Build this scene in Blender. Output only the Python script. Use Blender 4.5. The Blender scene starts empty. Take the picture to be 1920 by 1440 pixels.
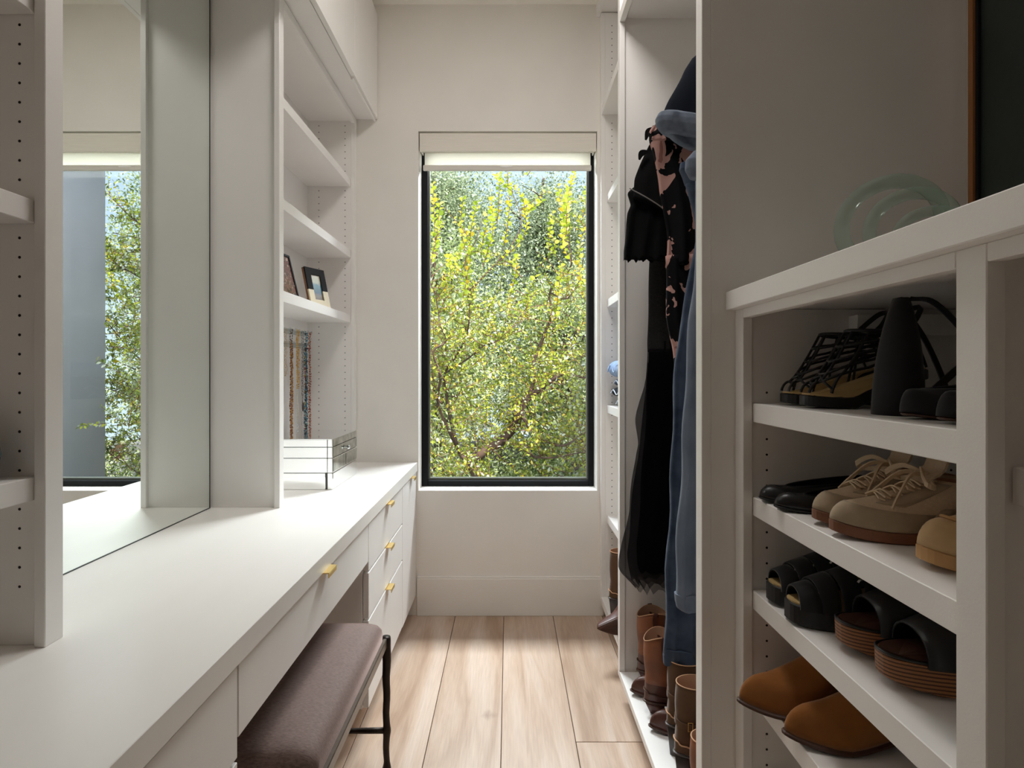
import bpy, bmesh, math, random
import numpy as np
from mathutils import Vector, Matrix

SC = bpy.context.scene
COL = SC.collection
random.seed(7)
rng = np.random.default_rng(11)

# ---------------------------------------------------------------- camera, sky, lights, exposure
F, VX, VY, H = 1050.0, 954.0, 697.0, 1.215       # focal length and vanishing point in a 1920x1440 frame, eye height
cam_data = bpy.data.cameras.new('camera')
cam_data.sensor_fit = 'HORIZONTAL'
cam_data.sensor_width = 36.0
cam_data.lens = 36.0 * F / 1920.0
cam_data.shift_x = (960.0 - VX) / 1920.0
cam_data.shift_y = (VY - 720.0) / 1920.0
cam_data.clip_start = 0.02
cam = bpy.data.objects.new('camera', cam_data)
cam.location = (0, 0, H)
cam.rotation_euler = (math.pi / 2, 0, 0)
COL.objects.link(cam)
SC.camera = cam

world = bpy.data.worlds.new('sky')
SC.world = world
world.use_nodes = True
wn = world.node_tree
wn.nodes.clear()
w_out = wn.nodes.new('ShaderNodeOutputWorld')
w_bg = wn.nodes.new('ShaderNodeBackground')
w_co = wn.nodes.new('ShaderNodeTexCoord')
w_sep = wn.nodes.new('ShaderNodeSeparateXYZ')
w_rmp = wn.nodes.new('ShaderNodeValToRGB')
wn.links.new(w_co.outputs['Generated'], w_sep.inputs[0])
wn.links.new(w_sep.outputs['Z'], w_rmp.inputs['Fac'])
w_rmp.color_ramp.elements[0].position = 0.0
w_rmp.color_ramp.elements[0].color = (0.66, 0.78, 0.92, 1)
w_rmp.color_ramp.elements[1].position = 0.7
w_rmp.color_ramp.elements[1].color = (0.36, 0.55, 0.92, 1)
wn.links.new(w_rmp.outputs['Color'], w_bg.inputs['Color'])
wn.links.new(w_bg.outputs[0], w_out.inputs[0])
w_bg.inputs['Strength'].default_value = 1.15

def aim(o, target):
    d = Vector(target) - o.location
    o.rotation_euler = d.to_track_quat('-Z', 'Y').to_euler()

sun_d = bpy.data.lights.new('sun', 'SUN')
sun_d.energy = 12.0
sun_d.angle = math.radians(3)
sun_d.color = (1.0, 0.95, 0.86)
sun = bpy.data.objects.new('sun', sun_d)
sun.location = (5, 1, 10)
aim(sun, (0.0, 5.0, 0.0))
COL.objects.link(sun)

# daylight from the open sky above the trees, entering through the window
day_d = bpy.data.lights.new('window_daylight', 'AREA')
day_d.shape = 'RECTANGLE'
day_d.size, day_d.size_y = 2.6, 1.4
day_d.energy = 600
day_d.color = (0.94, 0.97, 1.0)
day = bpy.data.objects.new('window_daylight', day_d)
day.location = (0.2, 4.28, 3.68)
day.rotation_euler = (math.pi / 2, 0, math.pi)
COL.objects.link(day)

# unseen ceiling lamp, added as fill for the camera-facing surfaces
spot_d = bpy.data.lights.new('ceiling_fill_lamp', 'AREA')
spot_d.shape = 'DISK'
spot_d.size = 0.5
spot_d.energy = 11.5
spot_d.color = (1.0, 0.965, 0.93)
spot = bpy.data.objects.new('ceiling_fill_lamp', spot_d)
spot.location = (0.05, 1.42, 3.03)
spot.rotation_euler = (0, 0, 0)
COL.objects.link(spot)

SC.view_settings.view_transform = 'Standard'
SC.view_settings.look = 'None'
SC.view_settings.gamma = 1.0
SC.view_settings.use_curve_mapping = False
SC.view_settings.exposure = 0.30
try:
    SC.cycles.use_denoising = True
    SC.cycles.max_bounces = 12
    SC.cycles.diffuse_bounces = 10
    SC.cycles.glossy_bounces = 6
    SC.cycles.transparent_max_bounces = 16
    SC.cycles.caustics_reflective = True
    SC.cycles.sample_clamp_indirect = 6.0
except Exception:
    pass

# ---------------------------------------------------------------- materials
MATS = {}

def srgb(r, g, b):
    def c(v):
        v = v / 255.0
        return v / 12.92 if v <= 0.04045 else ((v + 0.055) / 1.055) ** 2.4
    return (c(r), c(g), c(b), 1.0)

def new_mat(name):
    m = bpy.data.materials.new(name)
    m.use_nodes = True
    MATS[name] = m
    return m, m.node_tree, m.node_tree.nodes['Principled BSDF']

def mat(name, col, rough=0.5, metal=0.0, noise=0.0, nscale=40.0, bump=0.0, bscale=200.0, sheen=0.0,
        stretch=(1, 1, 1), spec=None, col2=None, coat=0.0, alpha=1.0, trans=0.0, ior=1.45):
    m, nt, p = new_mat(name)
    p.inputs['Base Color'].default_value = col
    p.inputs['Roughness'].default_value = rough
    p.inputs['Metallic'].default_value = metal
    if sheen:
        p.inputs['Sheen Weight'].default_value = sheen
        p.inputs['Sheen Roughness'].default_value = 0.4
    if spec is not None:
        p.inputs['Specular IOR Level'].default_value = spec
    if coat:
        p.inputs['Coat Weight'].default_value = coat
    if trans:
        p.inputs['Transmission Weight'].default_value = trans
        p.inputs['IOR'].default_value = ior
    p.inputs['Alpha'].default_value = alpha
    tc = nt.nodes.new('ShaderNodeTexCoord')
    mp = nt.nodes.new('ShaderNodeMapping')
    mp.inputs['Scale'].default_value = stretch
    nt.links.new(tc.outputs['Object'], mp.inputs['Vector'])
    if noise or col2:
        n = nt.nodes.new('ShaderNodeTexNoise')
        n.inputs['Scale'].default_value = nscale
        n.inputs['Detail'].default_value = 4
        nt.links.new(mp.outputs[0], n.inputs['Vector'])
        mx = nt.nodes.new('ShaderNodeMix')
        mx.data_type = 'RGBA'
        a = col2 if col2 else tuple(list(np.array(col[:3]) * (1 - noise)) + [1])
        b = col if col2 else tuple(list(np.minimum(np.array(col[:3]) * (1 + noise), 1)) + [1])
        mx.inputs[6].default_value = a
        mx.inputs[7].default_value = b
        rp = nt.nodes.new('ShaderNodeMapRange')
        rp.inputs[1].default_value = 0.3
        rp.inputs[2].default_value = 0.7
        nt.links.new(n.outputs['Fac'], rp.inputs[0])
        nt.links.new(rp.outputs[0], mx.inputs[0])
        nt.links.new(mx.outputs[2], p.inputs['Base Color'])
    if bump:
        n2 = nt.nodes.new('ShaderNodeTexNoise')
        n2.inputs['Scale'].default_value = bscale
        n2.inputs['Detail'].default_value = 3
        nt.links.new(mp.outputs[0], n2.inputs['Vector'])
        bp = nt.nodes.new('ShaderNodeBump')
        bp.inputs['Strength'].default_value = bump
        bp.inputs['Distance'].default_value = 0.002
        nt.links.new(n2.outputs['Fac'], bp.inputs['Height'])
        nt.links.new(bp.outputs[0], p.inputs['Normal'])
    return m

PAINT = mat('painted_millwork', srgb(238, 235, 232), 0.42, bump=0.06, bscale=350, noise=0.015, nscale=6)
COUNTER = mat('satin_countertop', srgb(238, 235, 231), 0.36, bump=0.03, bscale=500, noise=0.012, nscale=14, stretch=(1, .25, 1))
WALL = mat('wall_paint', srgb(232, 228, 222), 0.75, bump=0.12, bscale=260, noise=0.02, nscale=5)
WALLDIM = mat('wall_paint_hall', srgb(150, 140, 126), 0.8, bump=0.1, bscale=260)
CEIL = mat('ceiling_paint', srgb(238, 234, 226), 0.8, bump=0.08, bscale=220)
HOLE = mat('peg_hole_dark', srgb(38, 30, 24), 0.9)
BRASS = mat('brushed_brass', srgb(238, 208, 140), 0.32, 1.0, noise=0.06, nscale=90, stretch=(1, .1, 1))
CHROME = mat('crystal_knob', srgb(225, 228, 230), 0.05, 1.0)
IRON = mat('forged_dark_bronze', srgb(48, 40, 36), 0.45, 0.75, noise=0.25, nscale=30, bump=0.4, bscale=60)
RAILM = mat('bronze_rail', srgb(104, 94, 86), 0.32, 0.9, noise=0.1, nscale=40)
BLACKFR = mat('black_window_frame', srgb(16, 17, 20), 0.6, spec=0.2, noise=0.1, nscale=40)
GASKET = mat('window_gasket', srgb(110, 112, 106), 0.4, 0.3)
BLIND = mat('blind_fascia_fabric', srgb(228, 222, 212), 0.8, bump=0.3, bscale=120, stretch=(.15, 1, 6), noise=0.04, nscale=60)
HEM = mat('blind_hem_bar', srgb(216, 210, 202), 0.55)
DARKGAP = mat('dark_reveal', srgb(70, 62, 54), 0.9)
MIRGAP = mat('mirror_edge_dark', srgb(58, 64, 62), 0.3, 0.3)

# roller blind cloth lets daylight through
m, nt, p = new_mat('blind_cloth')
p.inputs['Base Color'].default_value = srgb(236, 230, 216)
p.inputs['Roughness'].default_value = 0.9
tr = nt.nodes.new('ShaderNodeBsdfTranslucent'); tr.inputs[0].default_value = srgb(236, 235, 230)
mx = nt.nodes.new('ShaderNodeMixShader'); mx.inputs[0].default_value = 0.42
out = nt.nodes['Material Output']
nt.links.new(p.outputs[0], mx.inputs[1]); nt.links.new(tr.outputs[0], mx.inputs[2]); nt.links.new(mx.outputs[0], out.inputs[0])
BLINDCLOTH = m

def clear_mat(name, tint, gloss_rough=0.0, fac=0.06, rough_mix=None):
    m, nt, p = new_mat(name)
    nt.nodes.remove(p)
    t = nt.nodes.new('ShaderNodeBsdfTransparent'); t.inputs[0].default_value = tint
    g = nt.nodes.new('ShaderNodeBsdfGlossy'); g.inputs['Roughness'].default_value = gloss_rough
    fr = nt.nodes.new('ShaderNodeFresnel'); fr.inputs[0].default_value = 1.45
    mxx = nt.nodes.new('ShaderNodeMixShader')
    ge = nt.nodes.new('ShaderNodeNewGeometry')       # only the outer face of the slab reflects
    inv = nt.nodes.new('ShaderNodeMath'); inv.operation = 'SUBTRACT'; inv.inputs[0].default_value = 1.0; nt.links.new(ge.outputs['Backfacing'], inv.inputs[1])
    mu_ = nt.nodes.new('ShaderNodeMath'); mu_.operation = 'MULTIPLY'; nt.links.new(fr.outputs[0], mu_.inputs[0]); nt.links.new(inv.outputs[0], mu_.inputs[1])
    nt.links.new(mu_.outputs[0], mxx.inputs[0]); nt.links.new(t.outputs[0], mxx.inputs[1]); nt.links.new(g.outputs[0], mxx.inputs[2])
    last = mxx
    if rough_mix:
        d = nt.nodes.new('ShaderNodeBsdfDiffuse'); d.inputs[0].default_value = rough_mix[1]
        m2 = nt.nodes.new('ShaderNodeMixShader'); m2.inputs[0].default_value = rough_mix[0]
        nt.links.new(mxx.outputs[0], m2.inputs[1]); nt.links.new(d.outputs[0], m2.inputs[2]); last = m2
    nt.links.new(last.outputs[0], nt.nodes['Material Output'].inputs[0])
    return m
GLASS = clear_mat('window_glass', (0.96, 0.98, 0.97, 1))
ACRYL = clear_mat('clear_acrylic', (0.93, 0.95, 0.95, 1), 0.05, rough_mix=(0.12, (0.8, 0.82, 0.82, 1)))
FROST = clear_mat('frosted_glass', (0.86, 0.92, 0.88, 1), 0.12, rough_mix=(0.14, (0.50, 0.56, 0.52, 1)))
TULLE = clear_mat('black_tulle', (0.62, 0.62, 0.63, 1), 0.6, rough_mix=(0.32, (0.012, 0.011, 0.012, 1)))

def mirror_mat(name, col, rough):
    m, nt, p = new_mat(name)
    p.inputs['Base Color'].default_value = col
    p.inputs['Metallic'].default_value = 1.0
    p.inputs['Roughness'].default_value = rough
    return m
MIRROR = mirror_mat('mirror_silver', (0.86, 0.90, 0.87, 1), 0.0)
BOXMIR = mirror_mat('mirrored_glass_panel', (0.90, 0.91, 0.90, 1), 0.06)
BOXANT = mat('antiqued_mirror_panel', srgb(214, 214, 206), 0.12, 1.0, col2=srgb(140, 142, 132), nscale=22, bump=0.15, bscale=14)

# light oak boards
def oak():
    m, nt, p = new_mat('whitewashed_oak')
    N = nt.nodes.new; L = nt.links.new
    tc = N('ShaderNodeTexCoord'); oi = N('ShaderNodeObjectInfo')
    add = N('ShaderNodeVectorMath'); add.operation = 'ADD'
    sc = N('ShaderNodeVectorMath'); sc.operation = 'SCALE'; sc.inputs['Scale'].default_value = 17.0
    cmb = N('ShaderNodeCombineXYZ'); L(oi.outputs['Random'], cmb.inputs[0]); L(oi.outputs['Random'], cmb.inputs[1])
    L(cmb.outputs[0], sc.inputs[0]); L(tc.outputs['Object'], add.inputs[0]); L(sc.outputs[0], add.inputs[1])
    mp = N('ShaderNodeMapping'); mp.inputs['Scale'].default_value = (5.5, 0.55, 1); L(add.outputs[0], mp.inputs[0])
    n1 = N('ShaderNodeTexNoise'); n1.inputs['Scale'].default_value = 2.2; n1.inputs['Detail'].default_value = 6; n1.inputs['Distortion'].default_value = 0.9; L(mp.outputs[0], n1.inputs['Vector'])
    mp2 = N('ShaderNodeMapping'); mp2.inputs['Scale'].default_value = (60, 3.0, 1); L(add.outputs[0], mp2.inputs[0])
    n2 = N('ShaderNodeTexNoise'); n2.inputs['Scale'].default_value = 3.0; n2.inputs['Detail'].default_value = 5; L(mp2.outputs[0], n2.inputs['Vector'])
    # knots
    mp3 = N('ShaderNodeMapping'); mp3.inputs['Scale'].default_value = (4.2, 2.6, 1); L(add.outputs[0], mp3.inputs[0])
    nd = N('ShaderNodeTexNoise'); nd.inputs['Scale'].default_value = 6; L(mp3.outputs[0], nd.inputs['Vector'])
    vm = N('ShaderNodeMix'); vm.data_type = 'RGBA'; vm.blend_type = 'LINEAR_LIGHT'; vm.inputs[0].default_value = 0.10
    L(mp3.outputs[0], vm.inputs[6]); L(nd.outputs['Color'], vm.inputs[7])
    vo = N('ShaderNodeTexVoronoi'); vo.inputs['Scale'].default_value = 1.0; vo.inputs['Randomness'].default_value = 1.0; L(vm.outputs[2], vo.inputs['Vector'])
    kr = N('ShaderNodeMapRange'); kr.inputs[1].default_value = 0.02; kr.inputs[2].default_value = 0.12; kr.inputs[3].default_value = 1.0; kr.inputs[4].default_value = 0.0
    L(vo.outputs['Distance'], kr.inputs[0])
    gate = N('ShaderNodeSeparateColor'); L(vo.outputs['Color'], gate.inputs[0])
    gt = N('ShaderNodeMath'); gt.operation = 'GREATER_THAN'; gt.inputs[1].default_value = 0.62; L(gate.outputs[0], gt.inputs[0])
    km = N('ShaderNodeMath'); km.operation = 'MULTIPLY'; L(kr.outputs[0], km.inputs[0]); L(gt.outputs[0], km.inputs[1])
    ramp = N('ShaderNodeValToRGB'); cr = ramp.color_ramp
    cr.elements[0].position = 0.28; cr.elements[0].color = srgb(168, 138, 114)
    cr.elements[1].position = 0.72; cr.elements[1].color = srgb(208, 188, 172)
    e = cr.elements.new(0.5); e.color = srgb(192, 166, 145)
    L(n1.outputs['Fac'], ramp.inputs[0])
    g = N('ShaderNodeMapRange'); g.inputs[1].default_value = 0.35; g.inputs[2].default_value = 0.7; g.inputs[3].default_value = 0.90; g.inputs[4].default_value = 1.04
    L(n2.outputs['Fac'], g.inputs[0])
    mul = N('ShaderNodeMix'); mul.data_type = 'RGBA'; mul.blend_type = 'MULTIPLY'; mul.inputs[0].default_value = 1.0
    L(ramp.outputs[0], mul.inputs[6]); L(g.outputs[0], mul.inputs[7])
    tn = N('ShaderNodeMapRange'); tn.inputs[3].default_value = 0.90; tn.inputs[4].default_value = 1.04; L(oi.outputs['Random'], tn.inputs[0])
    mul2 = N('ShaderNodeMix'); mul2.data_type = 'RGBA'; mul2.blend_type = 'MULTIPLY'; mul2.inputs[0].default_value = 1.0
    L(mul.outputs[2], mul2.inputs[6]); L(tn.outputs[0], mul2.inputs[7])
    kn = N('ShaderNodeMix'); kn.data_type = 'RGBA'; kn.inputs[7].default_value = srgb(128, 98, 78)
    kf = N('ShaderNodeMath'); kf.operation = 'MULTIPLY'; kf.inputs[1].default_value = 0.6; L(km.outputs[0], kf.inputs[0])
    L(kf.outputs[0], kn.inputs[0]); L(mul2.outputs[2], kn.inputs[6])
    L(kn.outputs[2], p.inputs['Base Color'])
    p.inputs['Roughness'].default_value = 0.42
    bp = N('ShaderNodeBump'); bp.inputs['Strength'].default_value = 0.12; bp.inputs['Distance'].default_value = 0.002
    L(n2.outputs['Fac'], bp.inputs['Height']); L(bp.outputs[0], p.inputs['Normal'])
    return m
OAK = oak()
SEAM = mat('board_gap', srgb(92, 66, 46), 0.9)

# ---------------------------------------------------------------- building helpers
def link_mesh(name, verts, faces, material, parent=None, smooth=False):
    me = bpy.data.meshes.new(name)
    off = Vector(parent_loc(parent)) if parent is not None else Vector((0, 0, 0))
    v = np.asarray(verts, dtype=float) - np.array(off)
    me.from_pydata(v.tolist(), [], faces)
    if isinstance(material, (list, tuple)):
        for mm in material: me.materials.append(mm)
    else:
        me.materials.append(material)
    if smooth:
        me.polygons.foreach_set('use_smooth', [True] * len(me.polygons))
    me.update()
    o = bpy.data.objects.new(name, me)
    COL.objects.link(o)
    if parent is not None:
        o.parent = parent
    return o

LOC = {}
LOCAL = set()
def parent_loc(o):
    if o is None or o.name in LOCAL: return (0, 0, 0)
    while o.parent is not None: o = o.parent
    if o.name in LOCAL: return (0, 0, 0)
    return LOC.get(o.name, (0, 0, 0))

def thing(name, label, cat, loc=(0, 0, 0), rot=(0, 0, 0), group=None, local=False, kind=None):
    o = bpy.data.objects.new(name, None)
    o.empty_display_size = 0.05
    COL.objects.link(o)
    o.location = loc
    o.rotation_euler = rot
    LOC[o.name] = loc
    if local: LOCAL.add(o.name)
    if label: o['label'] = label
    if cat: o['category'] = cat
    if group: o['group'] = group
    if kind: o['kind'] = kind
    return o

def tag(o, label=None, cat=None, group=None, kind=None):
    if label: o['label'] = label
    if cat: o['category'] = cat
    if group: o['group'] = group
    if kind: o['kind'] = kind
    return o

def box_geo(x0, x1, y0, y1, z0, z1):
    v = [(x0, y0, z0), (x1, y0, z0), (x1, y1, z0), (x0, y1, z0), (x0, y0, z1), (x1, y0, z1), (x1, y1, z1), (x0, y1, z1)]
    f = [(0, 3, 2, 1), (4, 5, 6, 7), (0, 1, 5, 4), (1, 2, 6, 5), (2, 3, 7, 6), (3, 0, 4, 7)]
    return v, f

def from_bm(name, bm, material, parent=None, smooth=False):
    off = Vector(parent_loc(parent)) if parent is not None else Vector((0, 0, 0))
    bmesh.ops.translate(bm, verts=bm.verts, vec=-off)
    me = bpy.data.meshes.new(name)
    bm.to_mesh(me); bm.free()
    me.materials.append(material)
    if smooth: me.polygons.foreach_set('use_smooth', [True] * len(me.polygons))
    o = bpy.data.objects.new(name, me)
    COL.objects.link(o)
    if parent is not None: o.parent = parent
    return o

def bm_box(bm, x0, x1, y0, y1, z0, z1, bev=0.0012):
    v, f = box_geo(x0, x1, y0, y1, z0, z1)
    t = bmesh.new()
    vs = [t.verts.new(p) for p in v]
    for q in f: t.faces.new([vs[i] for i in q])
    if bev: bmesh.ops.bevel(t, geom=list(t.edges), offset=bev, segments=1, affect='EDGES', clamp_overlap=True)
    me = bpy.data.meshes.new('tmp'); t.to_mesh(me); t.free()
    bm.from_mesh(me); bpy.data.meshes.remove(me)

def box(name, x0, x1, y0, y1, z0, z1, material=None, parent=None, bev=0.0012):
    bm = bmesh.new()
    bm_box(bm, min(x0, x1), max(x0, x1), min(y0, y1), max(y0, y1), min(z0, z1), max(z0, z1), bev)
    return from_bm(name, bm, material or PAINT, parent)

def boxes(name, lst, material=None, parent=None, bev=0.0012):
    bm = bmesh.new()
    for b in lst: bm_box(bm, *b, bev)
    return from_bm(name, bm, material or PAINT, parent)

def struct(o, kind='structure'):
    o['kind'] = kind
    return o

def tube_geo(path, radii, n=8, closed=False, caps=True, flat=1.0, up=None):
    """sweep a circle (flattened by flat along `up`) along path"""
    P = np.asarray(path, float)
    m_ = len(P)
    R = np.full(m_, radii) if np.isscalar(radii) else np.asarray(radii, float)
    V = []; Fc = []
    T = np.zeros_like(P)
    if closed:
        T = np.roll(P, -1, 0) - np.roll(P, 1, 0)
    else:
        T[1:-1] = P[2:] - P[:-2]; T[0] = P[1] - P[0]; T[-1] = P[-1] - P[-2]
    T /= (np.linalg.norm(T, axis=1, keepdims=True) + 1e-12)
    ref = np.array(up if up is not None else (0.13, 0.21, 0.97), float)
    prev = None
    for i in range(m_):
        if up is not None: a = ref - T[i] * np.dot(ref, T[i])
        elif prev is None: a = ref - T[i] * np.dot(ref, T[i])
        else: a = prev - T[i] * np.dot(prev, T[i])
        if np.linalg.norm(a) < 1e-6: a = np.cross(T[i], (1, 0, 0))
        a /= np.linalg.norm(a); prev = a
        b = np.cross(T[i], a)
        for k in range(n):
            t = 2 * math.pi * (k + 0.5) / n
            V.append(P[i] + R[i] * (b * math.cos(t) + a * math.sin(t) * flat))
    rings = m_ if closed else m_ - 1
    for i in range(rings):
        j = (i + 1) % m_
        for k in range(n):
            l = (k + 1) % n
            Fc.append((i * n + k, i * n + l, j * n + l, j * n + k))
    if not closed and caps:
        Fc.append(tuple(range(n - 1, -1, -1)))
        Fc.append(tuple((m_ - 1) * n + k for k in range(n)))
    return V, Fc

def merge(geos):
    V = []; Fc = []
    for v, f in geos:
        o = len(V)
        V.extend([tuple(p) for p in v])
        Fc.extend([tuple(i + o for i in q) for q in f])
    return V, Fc

def loft_geo(rings, cap0=True, cap1=True, closed=True):
    n = len(rings[0]); V = []; Fc = []
    for r in rings: V.extend([tuple(p) for p in r])
    for i in range(len(rings) - 1):
        for k in range(n if closed else n - 1):
            l = (k + 1) % n
            Fc.append((i * n + k, i * n + l, (i + 1) * n + l, (i + 1) * n + k))
    if cap0: Fc.append(tuple(range(n - 1, -1, -1)))
    if cap1: Fc.append(tuple((len(rings) - 1) * n + k for k in range(n)))
    return V, Fc

def spline(pts, n):
    """Catmull-Rom through pts"""
    P = np.asarray(pts, float)
    P = np.vstack([2 * P[0] - P[1], P, 2 * P[-1] - P[-2]])
    segs = len(P) - 3
    out_ = []
    for i in range(n):
        t = i / (n - 1) * segs
        k = min(int(t), segs - 1); u = t - k
        a, b, c, d = P[k], P[k + 1], P[k + 2], P[k + 3]
        out_.append(0.5 * ((2 * b) + (-a + c) * u + (2 * a - 5 * b + 4 * c - d) * u * u + (-a + 3 * b - 3 * c + d) * u ** 3))
    return np.array(out_)

def px(x, y, Y):
    """world point seen at pixel (x, y) at depth Y"""
    return ((x - VX) / F * Y, Y, H - (y - VY) / F * Y)

def peg_holes(parent, xs, y, z0, z1, facing=-1, step=0.032, r=0.0024, skip=()):
    """shelf-pin holes bored in a panel face at depth y"""
    geos = []
    z = z0
    while z < z1:
        if not any(a < z < b for a, b in skip):
            for x in xs:
                ring = [(x + r * math.cos(t), y + facing * 0.0004, z + r * math.sin(t)) for t in [k * math.pi / 4 for k in range(8)]]
                ring2 = [(p[0], y - facing * 0.003, p[2]) for p in ring]
                geos.append(loft_geo([ring2, ring]))
        z += step
    v, f = merge(geos)
    o = link_mesh('peg_holes', v, f, HOLE, parent)
    o['kind'] = 'stuff'
    return o
# ---------------------------------------------------------------- room shell
D = 2.798                 # window wall
XL, XR = -0.997, 0.974
CH = 3.05
YB = -1.3                 # wall behind the camera
WX0, WX1, WZ0, WZ1 = -0.452, 0.4415, 0.621, 2.417

floor = thing('floor', None, None, (0, 0, 0), kind='structure')
box('subfloor', XL - .1, XR + .1, YB - .1, D + .1, -0.08, -0.0125, SEAM, floor, 0)
seams = [-0.997, -0.753, -0.5095, -0.266, -0.0247, 0.220, 0.4635, 0.707, 0.974]
joints = [[0.4], [1.3], [0.9, -.6], [0.75, -.9], [0.2], [1.838, -0.3], [0.6], [1.2]]
for i in range(len(seams) - 1):
    ys = [YB] + sorted(joints[i]) + [D]
    for j in range(len(ys) - 1):
        g = 0.0011
        box('plank', seams[i] + g, seams[i + 1] - g, ys[j] + g, ys[j + 1] - g, -0.012, 0.0, OAK, floor, 0.0010)

# window wall in one piece with its opening
WT = 0.20
bmw = bmesh.new()
for b in [(XL - .1, WX0, D, D + WT, -0.1, CH + .1), (WX1, XR + .1, D, D + WT, -0.1, CH + .1),
          (WX0, WX1, D, D + WT, -0.1, WZ0), (WX0, WX1, D, D + WT, WZ1, CH + .1)]:
    bm_box(bmw, *b, 0)
struct(from_bm('wall_back', bmw, WALL))
struct(box('wall_left', XL - .1, XL, YB - .1, D, -0.1, CH + .1, WALL, None, 0))
struct(box('wall_right', XR, XR + .1, YB - .1, D, -0.1, CH + .1, WALL, None, 0))
struct(box('ceiling', XL, XR, YB - .1, D, CH, CH + .1, CEIL, None, 0))
bmf = bmesh.new()
for b in [(XL, -0.45, YB - .1, YB, -0.1, CH), (0.45, XR, YB - .1, YB, -0.1, CH), (-0.45, 0.45, YB - .1, YB, 2.1, CH)]:
    bm_box(bmf, *b, 0)
struct(from_bm('wall_front', bmf, WALLDIM))
dr = thing('door_1', None, None, (0, YB, 0), kind='structure')
DOORM = mat('dark_door', srgb(96, 82, 70), 0.5, noise=0.1, nscale=8)
box('door_panel', -0.43, 0.43, YB - .06, YB - .02, 0.0, 2.08, DOORM, dr)
boxes('door_jamb', [(-0.45, -0.43, YB - .1, YB + .012, 0, 2.1), (0.43, 0.45, YB - .1, YB + .012, 0, 2.1), (-0.43, 0.43, YB - .1, YB + .012, 2.08, 2.1)], PAINT, dr)
struct(boxes('baseboard_back', [(-0.458, 0.475, D - .014, D, 0.0, 0.185), (-0.458, 0.475, D - .009, D, 0.185, 0.195)], WALL, None, 0.002))

# window 1: black frame, gasket, pane
YF = 2.902
win = thing('window_1', None, None, (0, YF, 0), kind='structure')
fx0, fx1, fz0, fz1 = -0.452, 0.4395, 0.620, 2.43
fw = 0.032
boxes('frame', [(fx0, fx0 + fw, YF, YF + .07, fz0, fz1), (fx1 - fw + .006, fx1, YF, YF + .07, fz0, fz1),
                (fx0 + fw, fx1 - fw + .006, YF, YF + .07, fz0, fz0 + .030), (fx0 + fw, fx1 - fw + .006, YF, YF + .07, fz1 - .04, fz1)], BLACKFR, win, 0.002)
gx0, gx1, gz0, gz1 = fx0 + fw, fx1 - fw + .006, fz0 + .030, fz1 - .04
gb = 0.008
boxes('glazing_bead', [(gx0, gx0 + gb, YF + .02, YF + .05, gz0, gz1), (gx1 - gb, gx1, YF + .02, YF + .05, gz0, gz1),
                       (gx0 + gb, gx1 - gb, YF + .02, YF + .05, gz0, gz0 + .012), (gx0 + gb, gx1 - gb, YF + .02, YF + .05, gz1 - gb, gz1)], GASKET, win, 0.001)
box('pane', gx0 + gb, gx1 - gb, YF + .034, YF + .038, gz0 + .012, gz1 - gb, GLASS, win, 0)

# roller blind
rb = thing('roller_blind', 'off-white fabric roller blind rolled up high in the window recess', 'blind', (0, D, WZ1))
Yf = D + 0.004
box('fascia', WX0 + .006, WX1 - .004, Yf, Yf + .012, 2.318, 2.409, BLIND, rb, 0.001)
for sx in (WX0 + .006, WX1 - .012):
    box('end_cap', sx, sx + .006, Yf + .012, Yf + .09, 2.33, 2.409, HEM, rb, 0.001)
v, f = tube_geo([(WX0 + .014, Yf + .05, 2.365), (WX1 - .014, Yf + .05, 2.365)], 0.034, 20)
link_mesh('roller_tube', v, f, BLINDCLOTH, rb, True)
box('blind_cloth', WX0 + .020, WX1 - .022, Yf + .075, Yf + .0765, 2.272, 2.37, BLINDCLOTH, rb, 0)
hb = box('hem_bar', WX0 + .012, WX1 - .018, Yf + .068, Yf + .084, 2.247, 2.276, HEM, rb, 0.004)
ring = [( -0.012 + 0.034 * math.cos(t), Yf + .066, 2.267 + 0.0045 * math.sin(t)) for t in [k * math.pi / 8 for k in range(16)]]
ring2 = [(a, b + .003, c) for a, b, c in ring]
v, f = loft_geo([ring, ring2]); link_mesh('pull_tab', v, f, PAINT, hb, False)

# trim around the added, unseen fill lamp
dl = thing('fill_lamp_trim', 'round trim of the added fill lamp over the aisle', 'light', (0.05, 1.42, CH))
ra = [(0.05 + 0.28 * math.cos(t), 1.42 + 0.28 * math.sin(t)) for t in [k * math.pi / 12 for k in range(24)]]
ri = [(0.05 + 0.26 * math.cos(t), 1.42 + 0.26 * math.sin(t)) for t in [k * math.pi / 12 for k in range(24)]]
v, f = loft_geo([[(a, b, CH) for a, b in ra], [(a, b, CH - .006) for a, b in ra], [(a, b, CH - .006) for a, b in ri], [(a, b, CH - .001) for a, b in ri]], False, True)
link_mesh('trim_ring', v, f, CEIL, dl)

# ---------------------------------------------------------------- left side: vanity run
CT = 0.763
ct = box('countertop', XL, -0.457, -1.25, D, CT - .0445, CT, COUNTER, None, 0.0012)
tag(ct, 'long pale countertop running along the left wall to the window wall', 'countertop')

def edge_pull(parent, y, z, xf, ln=0.062, m_=None):
    """L-shaped brass pull hooked over a drawer's top edge"""
    return boxes('handle', [(xf - .004, xf + .0205, y - ln / 2, y + ln / 2, z, z + .0028),
                            (xf + .0180, xf + .0205, y - ln / 2, y + ln / 2, z - .0105, z)], BRASS, parent, 0.0006)
XD = -0.463
def drawer(parent, y0, y1, z0, z1, hy=None, name='drawer'):
    g = 0.0016
    d_ = box(name, XD - .019, XD, y0 + g, y1 - g, z0 + g, z1 - .0035, PAINT, parent, 0.0012)
    edge_pull(d_, hy if hy is not None else (y0 + y1) / 2, z1 - .0035, XD)
    return d_

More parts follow.
